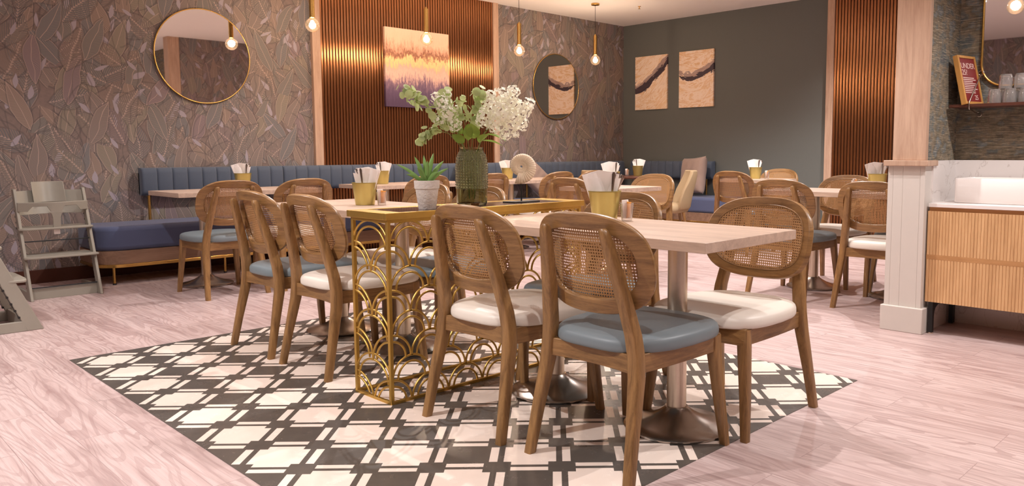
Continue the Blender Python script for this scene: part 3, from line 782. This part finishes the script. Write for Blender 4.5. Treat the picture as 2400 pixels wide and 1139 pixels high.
def place(src, loc, rot, label, cat, group):
    if src.name in used: o = src.copy(); COL.objects.link(o)
    else: o = src; used[src.name] = 1
    o.location = loc; o.rotation_euler = rot; tag(o, label, cat, group); return o
def tumbler_set(x, y, z, where, big=True):
    g = MB().lathe([(.020, 0), (.0225, .001), (.030, .075), (.0285, .075), (.0215, .012), (.0, .010)], n=24, cap=False).build('glass_tumbler', M['clear'], ang=50)
    g.location = (x, y, z); tag(g, 'small glass of sachets ' + where, 'glass', 'sachet glasses')
    for k, (dx, dy, rz, mt, h, nm) in enumerate(((.004, -.006, 20, 'orange', .066, 'orange sugar sachet'), (-.006, .004, -15, 'napkin', .076, 'white sugar sachet'), (.003, .006, 60, 'napkin', .070, 'white sugar sachet'), (-.002, -.002, 40, 'orange', .070, 'orange sugar sachet'))):
        s_ = MB().box(-.016, .016, -.0026, .0026, 0, h).build('sugar_sachet', M[mt], bevel=.001); s_.location = (x+dx, y+dy, z+.0135)
        s_.rotation_euler = (R(3), R(-3 if k % 2 else 3), R(rz)); tag(s_, ('front ', 'left ', 'rear ', 'middle ')[k] + nm + ' in the glass ' + where, 'sachet', 'sugar sachets')
def pot_set(x, y, where, face, sach=None, ncut=4, sc=1.0, lean=1):
    z = .753
    place(potA, (x, y, z), (0,0,0), 'gold metal cutlery pot ' + where, 'pot', 'gold cutlery pots')
    place(napA, (x-.008*cos(face), y-.008*sin(face), z), (0, 0, face), 'white paper napkins in the gold pot ' + where, 'napkins', 'napkins in gold pots')
    ks = ['knife', 'fork', 'spoon', 'knife', 'fork']
    for i in range(ncut):
        k = ks[i]; a = face+R(-30+i*26)
        d = .022+.006*(i % 2)
        M_ = Matrix.Rotation(face, 4, 'Z') @ Matrix.Rotation(R((5+5*i)*lean), 4, 'Y')
        o = place(cutA[k], (x+d*.6*cos(face), y+d*.6*sin(face)-.012+.008*i, z+.012), M_.to_euler(), ('steel ' if i < 3 else 'second steel ') + k + ' in the gold pot ' + where, k, 'cutlery in gold pots')
    if sach: tumbler_set(x+sach[0], y+sach[1], z, where)
FC = R(-46)
pot_set(2.50, 2.19, 'on the near table beside the console', FC, (.045, -.085), 5)
pot_set(2.36, 3.86, 'on the table behind the console end', R(120), (.055, -.085), 2)
pot_set(2.86, 6.60, 'on the left bench table', FC, None, 3)
pot_set(4.12, 6.42, 'on the bench table behind the succulent', R(120), None, 2)
pot_set(5.80, 6.52, 'on the bench table behind the ammonite', FC, None, 2)
pot_set(5.14, 4.42, 'on the mid room table', FC, (-.09, .03), 1)
pot_set(7.66, 6.16, 'on the round corner table', R(120), (-.09, .10), 2)
pot_set(7.60, 4.46, 'on the farthest table by the dark wall', FC, (.07, -.10), 4)
pot_set(5.78, 2.37, 'on the table left of the pillar', FC, (-.06, .14), 5)

# ================================================================== things on the console
# vase
vx, vy, vz = 2.315, 2.855, .7985
va = thing('glass_vase', 'dark green studded glass vase of flowers on the brass console', 'vase', (vx, vy, vz))
def vase_r(z):
    P = [(0, .066), (.01, .071), (.06, .0725), (.12, .0735), (.18, .0735), (.215, .070), (.24, .062), (.255, .055), (.262, .054), (.27, .055)]
    for (a, ra), (b_, rb) in zip(P, P[1:]):
        if z <= b_: return ra+(rb-ra)*(z-a)/(b_-a)
    return P[-1][1]
rings = []; NZ, NA = 150, 288
for i in range(NZ+1):
    z = .27*i/NZ; ring = []
    for k in range(NA):
        a = 2*PI*k/NA; r = vase_r(z)
        if .078 < z < .245:
            q = a*17; p_ = (z-.078)/.0125*PI
            r += .0042*max(0, sin(q+p_)*sin(-q+p_)) ** .7 if sin(q+p_)*sin(-q+p_) > 0 else 0
        ring.append((r*cos(a), r*sin(a), z))
    rings.append(ring)
inner = [[((vase_r(z)-.004)*cos(2*PI*k/NA), (vase_r(z)-.004)*sin(2*PI*k/NA), z) for k in range(NA)] for z in (.27, .25, .2, .12, .06, .012)]
MB().loft(rings+inner).build('glass_body', M['vase'], va, ang=70)
rd = random.Random(11)
def stemcurve(b, e, n=10, bow=.0):
    b, e = Vector(b), Vector(e); r = []
    for i in range(n+1):
        f = i/n; p = b.lerp(e, f); p.z += bow*sin(PI*f); p.x += .0; r.append(p)
    return r
RV = Vector((sin(YAW), -cos(YAW), 0)); FV = Vector((cos(YAW), sin(YAW), 0))
def loc3(px, z, dep=0):   # position relative to the vase: metres to the right, height, metres away
    return Vector((0,0,0))+RV*px+FV*dep+Vector((0,0,z))
def disc_leaf(m, c, nrm, r, el=1.0, cup=.15, n=9, dirv=None):
    nrm = nrm.normalized(); a = (dirv or Vector((rd.random()-.5, rd.random()-.5, rd.random()-.5))).cross(nrm)
    if a.length < 1e-3: a = Vector((1,0,0))
    a.normalize(); b = nrm.cross(a); vs = [c-nrm*r*cup]
    for k in range(n): th = 2*PI*k/n; vs.append(c+a*r*cos(th)+b*r*el*sin(th))
    m.add(vs, [(0, k+1, (k+1) % n+1) for k in range(n)])
def euca(b, pts, label, nl=26, lr=.015):
    nl = int(nl*1.7); lr *= 1.08
    o = thing('eucalyptus_branch', label, 'branch', (vx, vy, vz), 0, 'eucalyptus branches')
    P = [Vector(p) for p in pts]; path = []
    for i in range(len(P)-1):
        for k in range(6): path.append(P[i].lerp(P[i+1], k/6))
    path.append(P[-1])
    MB().tube(path, .0018, 6).build('stem', M['stem'], o)
    m = MB(); n = len(path); st = int(n*b)
    for k in range(nl):
        f = st+(n-1-st)*k/(nl-1); i = int(f); p = path[min(i, n-1)]
        out = Vector((rd.uniform(-1,1), rd.uniform(-1,1), rd.uniform(-.7,1))).normalized()
        rr = lr*rd.uniform(.7, 1.25)
        disc_leaf(m, p+out*rr*rd.uniform(.8, 2.5), out+Vector((0,0,.3))-FV*.5, rr, .88)
    m.build('leaves', M['euca'], o, ang=80)
B0 = loc3(0, .03)
euca(.42, [loc3(-.01,.03), loc3(-.03,.26), loc3(-.09,.36,-.02), loc3(-.19,.45,-.03), loc3(-.25,.49,-.03), loc3(-.31,.54,-.03)], 'eucalyptus branch arching to the upper left in the vase', 44, .0165)
euca(.40, [loc3(-.01,.04,.01), loc3(-.03,.26,.01), loc3(-.08,.40), loc3(-.12,.47), loc3(-.125,.52)], 'eucalyptus branch rising left of centre in the vase', 34, .017)
euca(.52, [loc3(-.01,.04), loc3(-.035,.26), loc3(-.10,.335,-.04), loc3(-.17,.35,-.05), loc3(-.215,.315,-.05), loc3(-.24,.29,-.05)], 'eucalyptus branch drooping low to the left in the vase', 32, .014)
euca(.48, [loc3(.0,.04,.01), loc3(.0,.26,.02), loc3(.01,.38,.02), loc3(.04,.48,.02), loc3(.035,.54,.01)], 'eucalyptus branch standing upright above the vase centre', 30, .0165)
euca(.60, [loc3(.0,.04,.0), loc3(-.01,.26,.0), loc3(-.02,.36,-.03), loc3(-.035,.43,-.03), loc3(-.04,.50,-.03)], 'short eucalyptus tip just left above the vase rim', 18, .014)
CL = {400: [(-.075,-.03,0,.042), (-.04,.03,.02,.045), (-.03,-.055,-.02,.042), (.0,-.01,-.03,.052), (.0,.075,0,.036), (.045,.035,.02,.045), (.05,-.04,-.01,.046), (.055,.095,.02,.026), (.095,.01,0,.038), (.125,.035,.01,.027), (.09,-.055,.02,.032), (.015,-.105,-.02,.026), (-.055,.075,.02,.026), (.06,-.10,.0,.018)],
      150: [(-.02,.045,0,.034), (.01,-.005,-.01,.036), (-.03,-.03,.01,.030), (.035,-.05,0,.028), (.0,.09,.02,.020), (.045,.02,.02,.022), (-.05,.075,.01,.022)]}
def hydr(pts, cen, rad, axis, nf, label):
    o = thing('hydrangea_stem', label, 'flower', (vx, vy, vz), 0, 'cream hydrangea stems')
    MB().tube([Vector(p) for p in pts], .0032, 8).build('stem', M['stem'], o)
    m = MB(); axis = axis.normalized(); a1 = axis.orthogonal().normalized(); a2 = axis.cross(a1)
    for (o1, o2, o3, cr) in CL[nf]:
        cc = cen+RV*o1+Vector((0,0,o2))+FV*o3; n_f = int(26000*cr*cr)
        for k in range(n_f):
            f = (k+.5)/n_f; ph = k*2.39996; h = -1+2*f; rr = math.sqrt(max(0, 1-h*h))
            d = Vector((rr*cos(ph), rr*sin(ph), h))
            c = cc+d*cr*rd.uniform(.72, 1.16); nrm = (d+Vector((rd.uniform(-.45,.45), rd.uniform(-.45,.45), rd.uniform(-.45,.45)))).normalized()
            t1 = nrm.orthogonal().normalized(); t2 = nrm.cross(t1); r0 = rd.uniform(0, PI/2); s = rd.uniform(.0085, .0125)
            for q in range(4):
                an = r0+q*PI/2; e1 = t1*cos(an)+t2*sin(an); e2 = nrm.cross(e1)
                vs = [c, c+e1*s*.45+e2*s*.46+nrm*.0015, c+e1*s*.9+e2*s*.42+nrm*.003, c+e1*s*1.12+nrm*.002, c+e1*s*.9-e2*s*.42+nrm*.003, c+e1*s*.45-e2*s*.46+nrm*.0015]
                m.add(vs, [(0,1,2,3), (0,3,4,5)])
    m.build('flower_head', M['petal'], o, ang=80)
    return o
h1 = hydr([loc3(.01,.03), loc3(.03,.26), loc3(.06,.33,-.01), loc3(.12,.41,-.02)], loc3(.145,.432,-.02), (.098, .128), loc3(.85,.30,-.1), 400, 'large cream hydrangea head leaning right in the vase')
h2 = hydr([loc3(-.01,.03), loc3(-.03,.26), loc3(-.06,.34,-.02), loc3(-.09,.41,-.03)], loc3(-.105,.425,-.04), (.058, .095), loc3(-.35,.9,-.1), 150, 'smaller cream hydrangea head on the left in the vase')
def bigleaf(m, b, d, upv, ln, wd):
    d = d.normalized(); s = d.cross(upv).normalized(); nrm = s.cross(d); N = 8; L1 = []; L2 = []; C = []
    for i in range(N+1):
        f = i/N; wv = wd*(sin(PI*f**.75))*.5+.0005; p = b+d*ln*f-Vector((0,0,1))*ln*.25*f*f
        C.append(p); L1.append(p+s*wv+nrm*wv*.35); L2.append(p-s*wv+nrm*wv*.35)
    n0 = 0; vs = C+L1+L2; fs = []
    for i in range(N): fs += [(i, i+1, N+1+i+1, N+1+i), (i+1, i, 2*N+2+i, 2*N+2+i+1)]
    m.add(vs, fs)
m = MB()
for (b, d, ln, wd) in ((loc3(.04,.29,-.02), loc3(.5,.6,-.5), .10, .055), (loc3(.02,.31,-.03), loc3(-.1,.9,-.5), .11, .065), (loc3(.07,.33,0), loc3(.9,-.1,-.2), .10, .05), (loc3(.05,.30,.02), loc3(.9,.0,.3), .10, .045)):
    bigleaf(m, b, d, Vector((0,0,1)) if abs(d.normalized().z) < .8 else -FV, ln, wd)
m.build('leaves', M['leaf'], h1, ang=80)
m = MB()
for (b, d, ln, wd) in ((loc3(-.03,.29,-.02), loc3(-.5,.6,-.4), .09, .042), (loc3(-.01,.30,-.03), loc3(.05,1,-.3), .11, .045), (loc3(-.04,.33,0), loc3(-.4,.6,.3), .10, .04)):
    bigleaf(m, b, d, -FV, ln, wd)
m.build('leaves', M['leaf'], h2, ang=80)
# succulent
sx, sy = 2.02, 2.80
po = thing('potted_succulent', 'small green succulent in a rough white pot on the console left end', 'plant', (sx, sy, .7985))
MB().lathe([(.036, 0), (.038, .002), (.050, .088), (.054, .090), (.056, .124), (.051, .125), (.048, .108), (.001, .108)], n=36, cap=False).build('pot', M['plaster'], po, ang=40)
MB().lathe([(.049, .100), (.03, .112), (.001, .115)], n=20, cap=False).build('soil', M['soil'], po)
m = MB()
LV = [(-.13, .085, 0, .016), (-.05, .12, -.01, .022), (-.015, .125, .02, .020), (.03, .135, .01, .024), (.075, .10, 0, .024), (.06, .05, -.05, .026), (-.03, .07, -.05, .026), (.01, .10, -.03, .024), (-.08, .04, -.04, .02), (.09, .065, .03, .018), (.02, .13, .045, .016)]
for dx, dz, dd, wd in LV:
    e = loc3(dx, .115+dz*.95, dd); b = loc3(dx*.06, .108, dd*.1); ax = (e-b); s = ax.cross(FV).normalized() if ax.cross(FV).length > .01 else RV; nr = s.cross(ax).normalized(); rings = []
    for i in range(9):
        f = i/8; p = b.lerp(e, f)+Vector((0,0,.010*sin(PI*f)))
        ww = wd*.5*(.55+.9*f)*(1-f**2.2)+.0006; th = ww*.38
        rings.append([p+s*ww*cos(2*PI*k/8)+nr*(th*sin(2*PI*k/8)) for k in range(8)])
    m.loft(rings)
m.build('succulent_leaves', M['succ'], po, ang=70)
# ammonite
ax_, ay_ = 2.63, 2.855
am_ = thing('ammonite_sculpture', 'cream stone ammonite on a thin black stand at the console right end', 'sculpture', (ax_, ay_, .7985))
MB().box(-.085, .085, -.045, .045, 0, .005).build('stand_base', M['black'], am_, bevel=.001).rotation_euler = (0, 0, 0)
MB().lathe([(.004, .005), (.003, .10)], n=10).build('stand_rod', M['black'], am_)
def amm():
    m = MB(); rings = []; turns = 3.1; N = 760
    for i in range(N+1):
        f = i/N; th = f*turns*2*PI; g = math.exp((f-1)*turns*.64)
        rr = .0590*g; tb = .0300*g+.0005
        rib = 1+.035*sin(th*36)
        an = R(-112)+turns*2*PI-th
        er = Vector((cos(an), 0, sin(an))); c = er*rr; ring = []
        for k in range(14):
            q = 2*PI*k/14; ring.append(c+er*tb*rib*cos(q)+Vector((0,1,0))*tb*rib*.62*sin(q))
        rings.append(ring)
    m.loft(rings); return m
Ma = Matrix.Rotation(YAW-PI/2, 4, 'Z')
a_ = amm(); a_.v = [tuple((Ma @ Vector((v[0], v[1], v[2])))+Vector((0,0,.176))) for v in a_.v]
a_.build('shell', M['shell'], am_, ang=80)

# ================================================================== pendants
def pendant():
    t = thing('pendant_lamp', '', 'pendant lamp')
    MB().lathe([(.052, -.001), (.052, -.018), (.048, -.022), (.004, -.023)], n=28).build('canopy', M['brass'], t)
    MB().lathe([(.0025, -.022), (.0025, -.375)], n=8).build('cord', M['cord'], t)
    MB().lathe([(.006, -.372), (.010, -.375), (.010, -.388), (.0235, -.390), (.0235, -.625), (.018, -.628)], n=24).build('tube', M['brass'], t)
    b = MB().sphere((0,0,-.690), .0625, 24, 16).build('bulb', M['globe'], t, ang=80)
    MB().sphere((0,0,-.680), .020, 16, 12, (1,1,1.7)).build('filament', M['filament'], b, ang=80)
    return t
pd = pendant()
PEN = [(3.53, 6.57, 'brass tube pendant lamp leftmost of the row, at the slat panel left edge'),
       (4.77, 6.57, 'brass tube pendant lamp hanging in front of the large canvas'),
       (6.04, 6.57, 'brass tube pendant lamp left of the smaller round mirror'),
       (7.32, 6.57, 'brass tube pendant lamp right of the smaller round mirror, canopy visible'),
       (3.05, 1.82, 'brass tube pendant lamp over the near table, seen in the alcove mirror')]
for i, (x, y, lab) in enumerate(PEN):
    o = pd if i == 0 else dup(pd)
    o.location = (x, y, CEIL); o['label'] = lab; o['group'] = 'brass pendant lamps'
    l = bpy.data.lights.new('pendant_glow', 'POINT'); l.energy = 36 if i < 4 else 10; l.color = (1, .80, .62); l.shadow_soft_size = .034
    lo = bpy.data.objects.new('pendant_glow', l); COL.objects.link(lo); lo.location = (x, y, CEIL-.684)
# ceiling fittings
dl = thing('downlight', '', 'downlight')
MB().lathe([(.034, 0), (.034, -.004), (.046, -.006), (.050, 0)], n=24, cap=False).build('ring', M['ceramic'], dl)
MB().lathe([(.033, -.001), (.033, -.003)], n=24).build('lens', M['downglow'], dl)
WHERE = ['above the left front of the room', 'above the walkway before the vanity', 'above the open floor in mid room', 'above the high chairs', 'above the bench chairs', 'above the far chairs', 'above the corner bench', 'above the camera', 'above the near table end', 'beside the far slat panel']
for i, (x, y, pw, an) in enumerate(DOWN):
    o = dl if i == 0 else dup(dl)
    o.location = (x, y, CEIL); o['label'] = 'small recessed ceiling downlight ' + WHERE[i]; o['group'] = 'recessed downlights'
pn = thing('fill_panel_light', '', 'panel light')  # bodies for the added fill panels, all out of view
MB().box(-.30, .30, -.30, .30, -.012, 0).build('frame', M['ceramic'], pn, bevel=.002)
MB().box(-.28, .28, -.28, .28, -.016, -.012).build('diffuser', M['panelfill'], pn)
PW = ['left of the camera', 'behind the camera', 'above the patterned floor panel', 'above the mid room table', 'behind the vanity alcove', 'above the left room edge']
for i, (x, y) in enumerate(FILL_PANELS):
    o = pn if i == 0 else dup(pn)
    o.location = (x, y, CEIL); o['label'] = 'square fill light panel added to the ceiling ' + PW[i]; o['group'] = 'added fill light panels'
# sprinkler head
sp = thing('ceiling_sprinkler', 'tiny brass sprinkler head on the ceiling near the room corner', 'sprinkler', (7.85, 6.30, CEIL))
MB().lathe([(.02, 0), (.018, -.004), (.006, -.006), (.006, -.03)], n=16).build('body', M['brass'], sp)
MB().lathe([(.016, -.030), (.016, -.032)], n=16).build('deflector', M['brass'], sp)

# ================================================================== mirrors and art
def rmirror(name, label, x, z, r):
    o = thing(name, label, 'mirror', (x, Y1, z), 0, 'round brass mirrors')
    Mx = Matrix.Rotation(R(90), 4, 'X')
    MB().lathe([(r-.004, .006), (r-.004, .020)], n=96, M=Mx).build('mirror_glass', M['mirror'], o, ang=50)
    MB().tube([(r*cos(2*PI*k/96), -.016, r*sin(2*PI*k/96)) for k in range(96)], .0065, 8, loop=True).build('frame', M['brass'], o, ang=80)
    return o
rmirror('round_mirror', 'large round brass framed mirror on the leaf wallpaper at left', 2.905, 1.935, .425)
rmirror('round_mirror', 'round brass framed mirror reflecting a canvas, right of the slat panel', 7.505, 1.925, .430)
def canvas(name, label, axis, a, z, w_, h_, mat, wall, group=None, off=.0):
    if axis == 'x':
        o = MB().box(0, w_, -.036, -.002, 0, h_).build(name, mat, bevel=.002); o.location = (a, wall, z)
    else:
        o = MB().box(-.030, -.001, 0, w_, 0, h_).build(name, mat, bevel=.002); o.location = (wall, a, z)
    tag(o, label, 'painting', group); return o
canvas('canvas_painting', 'large abstract canvas of peach, gold and purple drips on the slat panel', 'x', 4.805, 1.555, .865, .86, M['drip'], Y1-.035)
canvas('canvas_painting', 'left canvas of dark sweeping stroke on sand tones on the green wall', 'y', 6.635, 1.655, .57, .755, M['flow1'], X2)
canvas('canvas_painting', 'right canvas of dark wavy stroke on sand tones on the green wall', 'y', 5.872, 1.655, .56, .76, M['flow2'], X2)
gp = MB().box(0, .03, 0, .8, 0, .8).build('canvas_painting', M['drip'], bevel=.002); gp.location = (XM+.003, 4.05, 1.0); tag(gp, 'gold canvas on the rear wall, seen in the alcove mirror', 'painting')
tw = struct('trim_3', MB().box(XM, XM+.06, 3.35, 3.50, 0, CEIL), M['pale'], bevel=.003)

# ================================================================== alcove: mirror, shelf, vanity
ma = thing('alcove_mirror', 'tall brass mirror with rounded corners above the wall shelf', 'mirror', (5.05, 0.95, 1.42))
def rr(y0, y1, z0, z1, r, n=8):
    pts = []
    for (cy, cz, a0) in ((y1-r, z0+r, -90), (y1-r, z1-r, 0), (y0+r, z1-r, 90), (y0+r, z0+r, 180)):
        for k in range(n+1): a = R(a0+90*k/n); pts.append((cy+r*cos(a), cz+r*sin(a)))
    return pts
pp = rr(-.50, .52, 0, 1.30, .13)
MB().loft([[(-.012, y, z) for y, z in pp], [(-.004, y, z) for y, z in pp]]).build('mirror_glass', M['mirror'], ma, smooth=False)
MB().tube([(-.012, y, z) for y, z in pp], .007, 8, loop=True).build('frame', M['brass'], ma, ang=80)
shf = thing('wall_shelf', 'dark wood wall shelf holding upturned glasses and a red sign', 'shelf', (5.05, 1.0, 1.295))
MB().box(-.20, 0, -.60, .582, 0, .018).build('board', M['shelfwood'], shf, bevel=.003)
hb = MB(); hb.tube([(-.015,.47,.20), (-.205,.47,.03), (-.207,.47,.015), (-.207,.47,-.010), (-.19,.47,-.014), (-.02,.47,-.035)], .0035, 8)
hb.tube([(-.015,.47,.20), (-.012,.47,.02)], .003, 8)
hb.tube([(-.015,.47+.014*cos(2*PI*k/16),.205+.014*sin(2*PI*k/16)) for k in range(16)], .0035, 6, loop=True)
hb.tube([(-.020,.47+.014*cos(2*PI*k/16),-.035+.014*sin(2*PI*k/16)) for k in range(16)], .0035, 6, loop=True)
hb.build('wire_bracket', M['steel_dark'], shf, ang=80)
# stacked upturned glasses
gl0 = MB().lathe([(.036, 0), (.0355, .03), (.031, .072), (.027, .080), (.005, .081)], n=24, cap=False)
n_ = len(gl0.v)
gv = []
for k, v in enumerate(gl0.v):
    a = math.atan2(v[1], v[0]); f = 1+.035*cos(a*12) if v[2] > .02 else 1; gv.append((v[0]*f, v[1]*f, v[2]))
gl0.v = gv
gin = MB().lathe([(.0335, .0), (.033, .03), (.0285, .068), (.005, .072)], n=24, cap=False); gl0.add(gin.v, gin.f)
G0 = gl0.build('drinking_glass', M['clear'], ang=70); k_ = 0
SLOT = []
for i in range(5):
    for j in range(2): SLOT.append((4.905+.08*j, 1.355-.078*i, 1.313))
for i in range(4): SLOT.append((4.92, 1.318-.078*i-.012, 1.394))
for (x, y, z) in SLOT:
    o = G0 if k_ == 0 else G0.copy()
    if k_: COL.objects.link(o)
    o.location = (x, y, z); k_ += 1
    up_ = z > 1.35
    q_ = k_-1; col_ = ('leftmost', 'second', 'third', 'fourth', 'fifth')[q_//2 if q_ < 10 else q_-10]; row_ = '' if q_ >= 10 else (' front row', ' back row')[q_ % 2]
    tag(o, col_+' upturned clear glass from the left in the upper layer on the wall shelf' if up_ else col_+' upturned clear glass from the left,'+row_+', directly on the wall shelf', 'glass', 'upper layer of upturned glasses' if up_ else 'lower layer of upturned glasses')
# red sign in wooden frame leaning on the side wall
sg = thing('framed_sign', 'small wooden framed red age notice leaning on the shelf end', 'sign', (4.925, 1.462, 1.3145))
sg.rotation_euler = (R(-13), 0, R(-12))
MB().box(-.095, -.080, 0, .03, 0, .29).box(.080, .095, 0, .03, 0, .29).box(-.080, .080, 0, .03, 0, .015).box(-.080, .080, 0, .03, .275, .29).build('frame', M['pinewood'], sg, bevel=.001)
MB().box(-.080, .080, .0045, .009, .015, .275).build('card', M['redsign'], sg)
def text(s_, size, x, z, parent, mat):
    c = bpy.data.curves.new('lettering', 'FONT'); c.body = s_; c.size = size; c.extrude = .0003; c.space_character = .92
    to = bpy.data.objects.new('tmp', c); COL.objects.link(to); bpy.context.view_layer.update()
    me = bpy.data.meshes.new_from_object(to.evaluated_get(bpy.context.evaluated_depsgraph_get())); bpy.data.objects.remove(to)
    me.name = 'lettering'; me.materials.clear(); me.materials.append(mat)
    me.transform(Matrix.Translation((x, .0040, z)) @ Matrix.Rotation(R(90), 4, 'X'))
    o = bpy.data.objects.new('lettering', me); COL.objects.link(o); o.parent = parent; return o
text('UNDER', .046, -.072, .215, sg, M['ink']); text('25?', .046, -.072, .175, sg, M['ink'])
text('25', .040, .018, .028, sg, M['ink'])
ln = MB()
for k in range(9): ln.box(-.070, .045+.02*sin(k*2.3), .0036, .0044, .155-.011*k, .160-.011*k)
ln.build('small_print', M['ink'], sg)
# vanity
vn = thing('vanity_unit', 'fluted oak two drawer vanity cabinet on black metal legs', 'cabinet', (4.60, 1.59, 0))
VL = 1.9
MB().box(.012, .43, -VL, -.004, .19, .728).build('body', M['vanity_dark'], vn, bevel=.002)
def drawer(z0, z1):
    m = MB(); n = int(VL/.0165); p = VL/n; ring = []
    for i in range(n):
        c = -VL+(i+.5)*p
        for f, d in ((-.5, .004), (-.42, .0008), (-.34, 0), (.34, 0), (.42, .0008), (.5, .004)): ring.append((d, c+f*p))
    ring += [(.018, 0), (.018, -VL)]
    m.loft([[(x, y, z) for x, y in ring] for z in (z0, z1)]); return m.build('drawer_front', M['vanity'], vn, ang=30)
drawer(.458, .706); drawer(.186, .430)
MB().box(.0, .006, -VL, 0, .4302, .4578).build('finger_rail', M['vanity_dark'], vn)
for y in (-.03, -VL+.05):
    m = MB(); m.box(.012, .040, y-.012, y+.012, .006, .188).box(.36, .40, y-.012, y+.012, .006, .188).box(.04, .36, y-.012, y+.012, .160, .188)
    m.prism([(.04, .10), (.04, .16), (.10, .16), (.06, .145), (.046, .125)], .024, Matrix.Translation((0, y-.012, 0)))
    g = m.build('leg_frame', M['black'], vn)
    MB().lathe([(.015, 0), (.015, .007)], c=(.026, y, 0), n=14).build('foot', M['steel'], g)
for y in (-.62, -.80): MB().lathe([(.011, .0), (.011, .19)], c=(.40, y, 0), n=12).build('copper_pipe', M['slat'], vn)
wt = MB().box(4.595, 5.035, 1.59-VL, 1.586, .7285, .750).build('vanity_worktop', M['stonewhite'], bevel=.002); tag(wt, 'thin white stone worktop on the fluted oak vanity', 'worktop')
bs = thing('wash_basin', 'white rectangular countertop basin on the vanity worktop', 'basin', (4.72, 1.495, .7505))
def rb(x0, x1, y0, y1, r, z, n=5): return [(x, y, z) for x, y in rr(x0, x1, y0, y1, r, n)]
Bl = .62
MB().loft([rb(.006, .294, -Bl+.006, -.006, .02, 0), rb(0, .30, -Bl, 0, .022, .006), rb(0, .30, -Bl, 0, .022, .137), rb(.003, .297, -Bl+.003, -.003, .02, .140), rb(.012, .288, -Bl+.012, -.012, .016, .140), rb(.014, .286, -Bl+.014, -.014, .016, .135), rb(.03, .27, -Bl+.03, -.03, .03, .03)]).build('bowl', M['ceramic'], bs, ang=50)

# ================================================================== high chairs
def high_chair(name, label, loc, rz, full=True):
    """front feet at x=0, width along y, leaning back along -x"""
    t = thing(name, label, 'high chair', loc, rz, 'sage wooden high chairs')
    Wd = .46; pr = 0
    TH = .020
    lean = .335/.79
    for sd in (0, Wd-TH):
        g = MB().prism([(-.085, .0), (0, 0), (-.335, .79), (-.400, .79)], TH, Matrix.Translation((0, sd, 0))).build('side_post', M['sage'], t, bevel=.004)
        nt = MB()
        for k in range(14):
            z = .08+k*.042; x = -.086-lean*z*.97
            nt.box(x-.006, x+.004, sd-.0005, sd+TH+.0005, z, z+.012)
        nt.prism([(-.088-lean*.08*.97, .08), (-.085-lean*.08*.97, .08), (-.085-lean*.63*.97, .63), (-.088-lean*.63*.97, .63)], .004, Matrix.Translation((0, sd+.008, 0)))
        nt.build('notches', M['black'], g)
        MB().prism([(-.08, 0), (-.50, 0), (-.50, .050), (-.46, .062), (-.10, .062)], TH, Matrix.Translation((0, sd, 0))).build('floor_runner', M['sage'], t, bevel=.004)
    def plate(z, x0, x1, nm, rnd=True):
        cx = -lean*z; pts = [(cx-x0, TH), (cx-x0, Wd-TH)]
        N = 10
        for k in range(N+1):
            a = PI/2-PI*k/N; pts.append((cx+x1-.03+.03*cos(a), Wd/2+(Wd/2+.008)*math.copysign(abs(sin(a))**.5, sin(a))))
        MB().loft([[(x, y, z-.008) for x, y in pts], [(x, y, z+.008) for x, y in pts]]).build(nm, M['sage'], t, bevel=.004)
    plate(.50, .22, .045, 'seat_plate'); plate(.30, .22, .07, 'footplate')
    for z in (.085, .41): MB().tube([(-lean*z-.035, TH, z), (-lean*z-.035, Wd-TH, z)], .0045, 8).build('rod', M['black'], t)
    MB().box(-.10, -.08, TH, Wd-TH, .0, .075).build('cross_bar', M['sage'], t, bevel=.002)
    def curved(z0, z1, bow, y0, y1, x0, th=.010, zt=None):
        o_ = []; i_ = []; N = 14; rings = []
        for k in range(N+1):
            f = k/N; y = y0+(y1-y0)*f; x = x0-bow*sin(PI*f)
            zz0, zz1 = z0, z1
            rings.append([(x-lean*(zz0), y, zz0), (x+th-lean*zz0, y, zz0), (x+th-lean*zz1, y, zz1), (x-lean*zz1, y, zz1)])
        return MB().loft(rings)
    if full:
        curved(.60, .775, .10, TH, Wd-TH, -.035).build('back_rail', M['sage'], t, bevel=.002)
        curved(.685, .84, .06, .125, .335, -.055, .012).build('baby_backrest', M['sage'], t, bevel=.006)
        # front rail with crotch strap
        rings = []
        for k in range(17):
            f = k/16; y = TH*.3+(Wd-TH*.6)*f; x = .01+.085*sin(PI*f)-lean*.66; b_ = .628 if abs(f-.5) > .36 else (.664 if abs(f-.5) > .09 else .612)
            rings.append([(x, y, b_+.0), (x+.010, y, b_), (x+.014, y, .692), (x-.006, y, .695)])
        g = MB().loft(rings).build('front_rail', M['sage'], t, bevel=.002)
        xs = .01+.085-lean*.66
        rings = []
        for z, ww in ((.505, .026), (.54, .024), (.58, .026), (.61, .034), (.625, .055)):
            x = xs-(.62-z)*.08; rings.append([(x, Wd/2-ww, z), (x+.010, Wd/2-ww, z), (x+.010, Wd/2+ww, z), (x, Wd/2+ww, z)])
        MB().loft(rings).build('crotch_post', M['sage'], t, bevel=.003)
        MB().box(xs-.028, xs-.010, Wd/2-.02, Wd/2+.02, .455, .497).build('strap', M['ceramic'], t, bevel=.002)
    else:
        curved(.60, .775, .10, TH, Wd-TH, -.035).build('back_rail', M['sage'], t, bevel=.002)
    return t
high_chair('high_chair', 'sage grey wooden high chair with baby rail standing by the leaf wallpaper', (1.275, 6.515, 0), R(-90), True)
high_chair('high_chair', 'sage grey wooden high chair cut by the left photo edge, nearer the camera', (1.125, 5.455, 0), R(0), False)
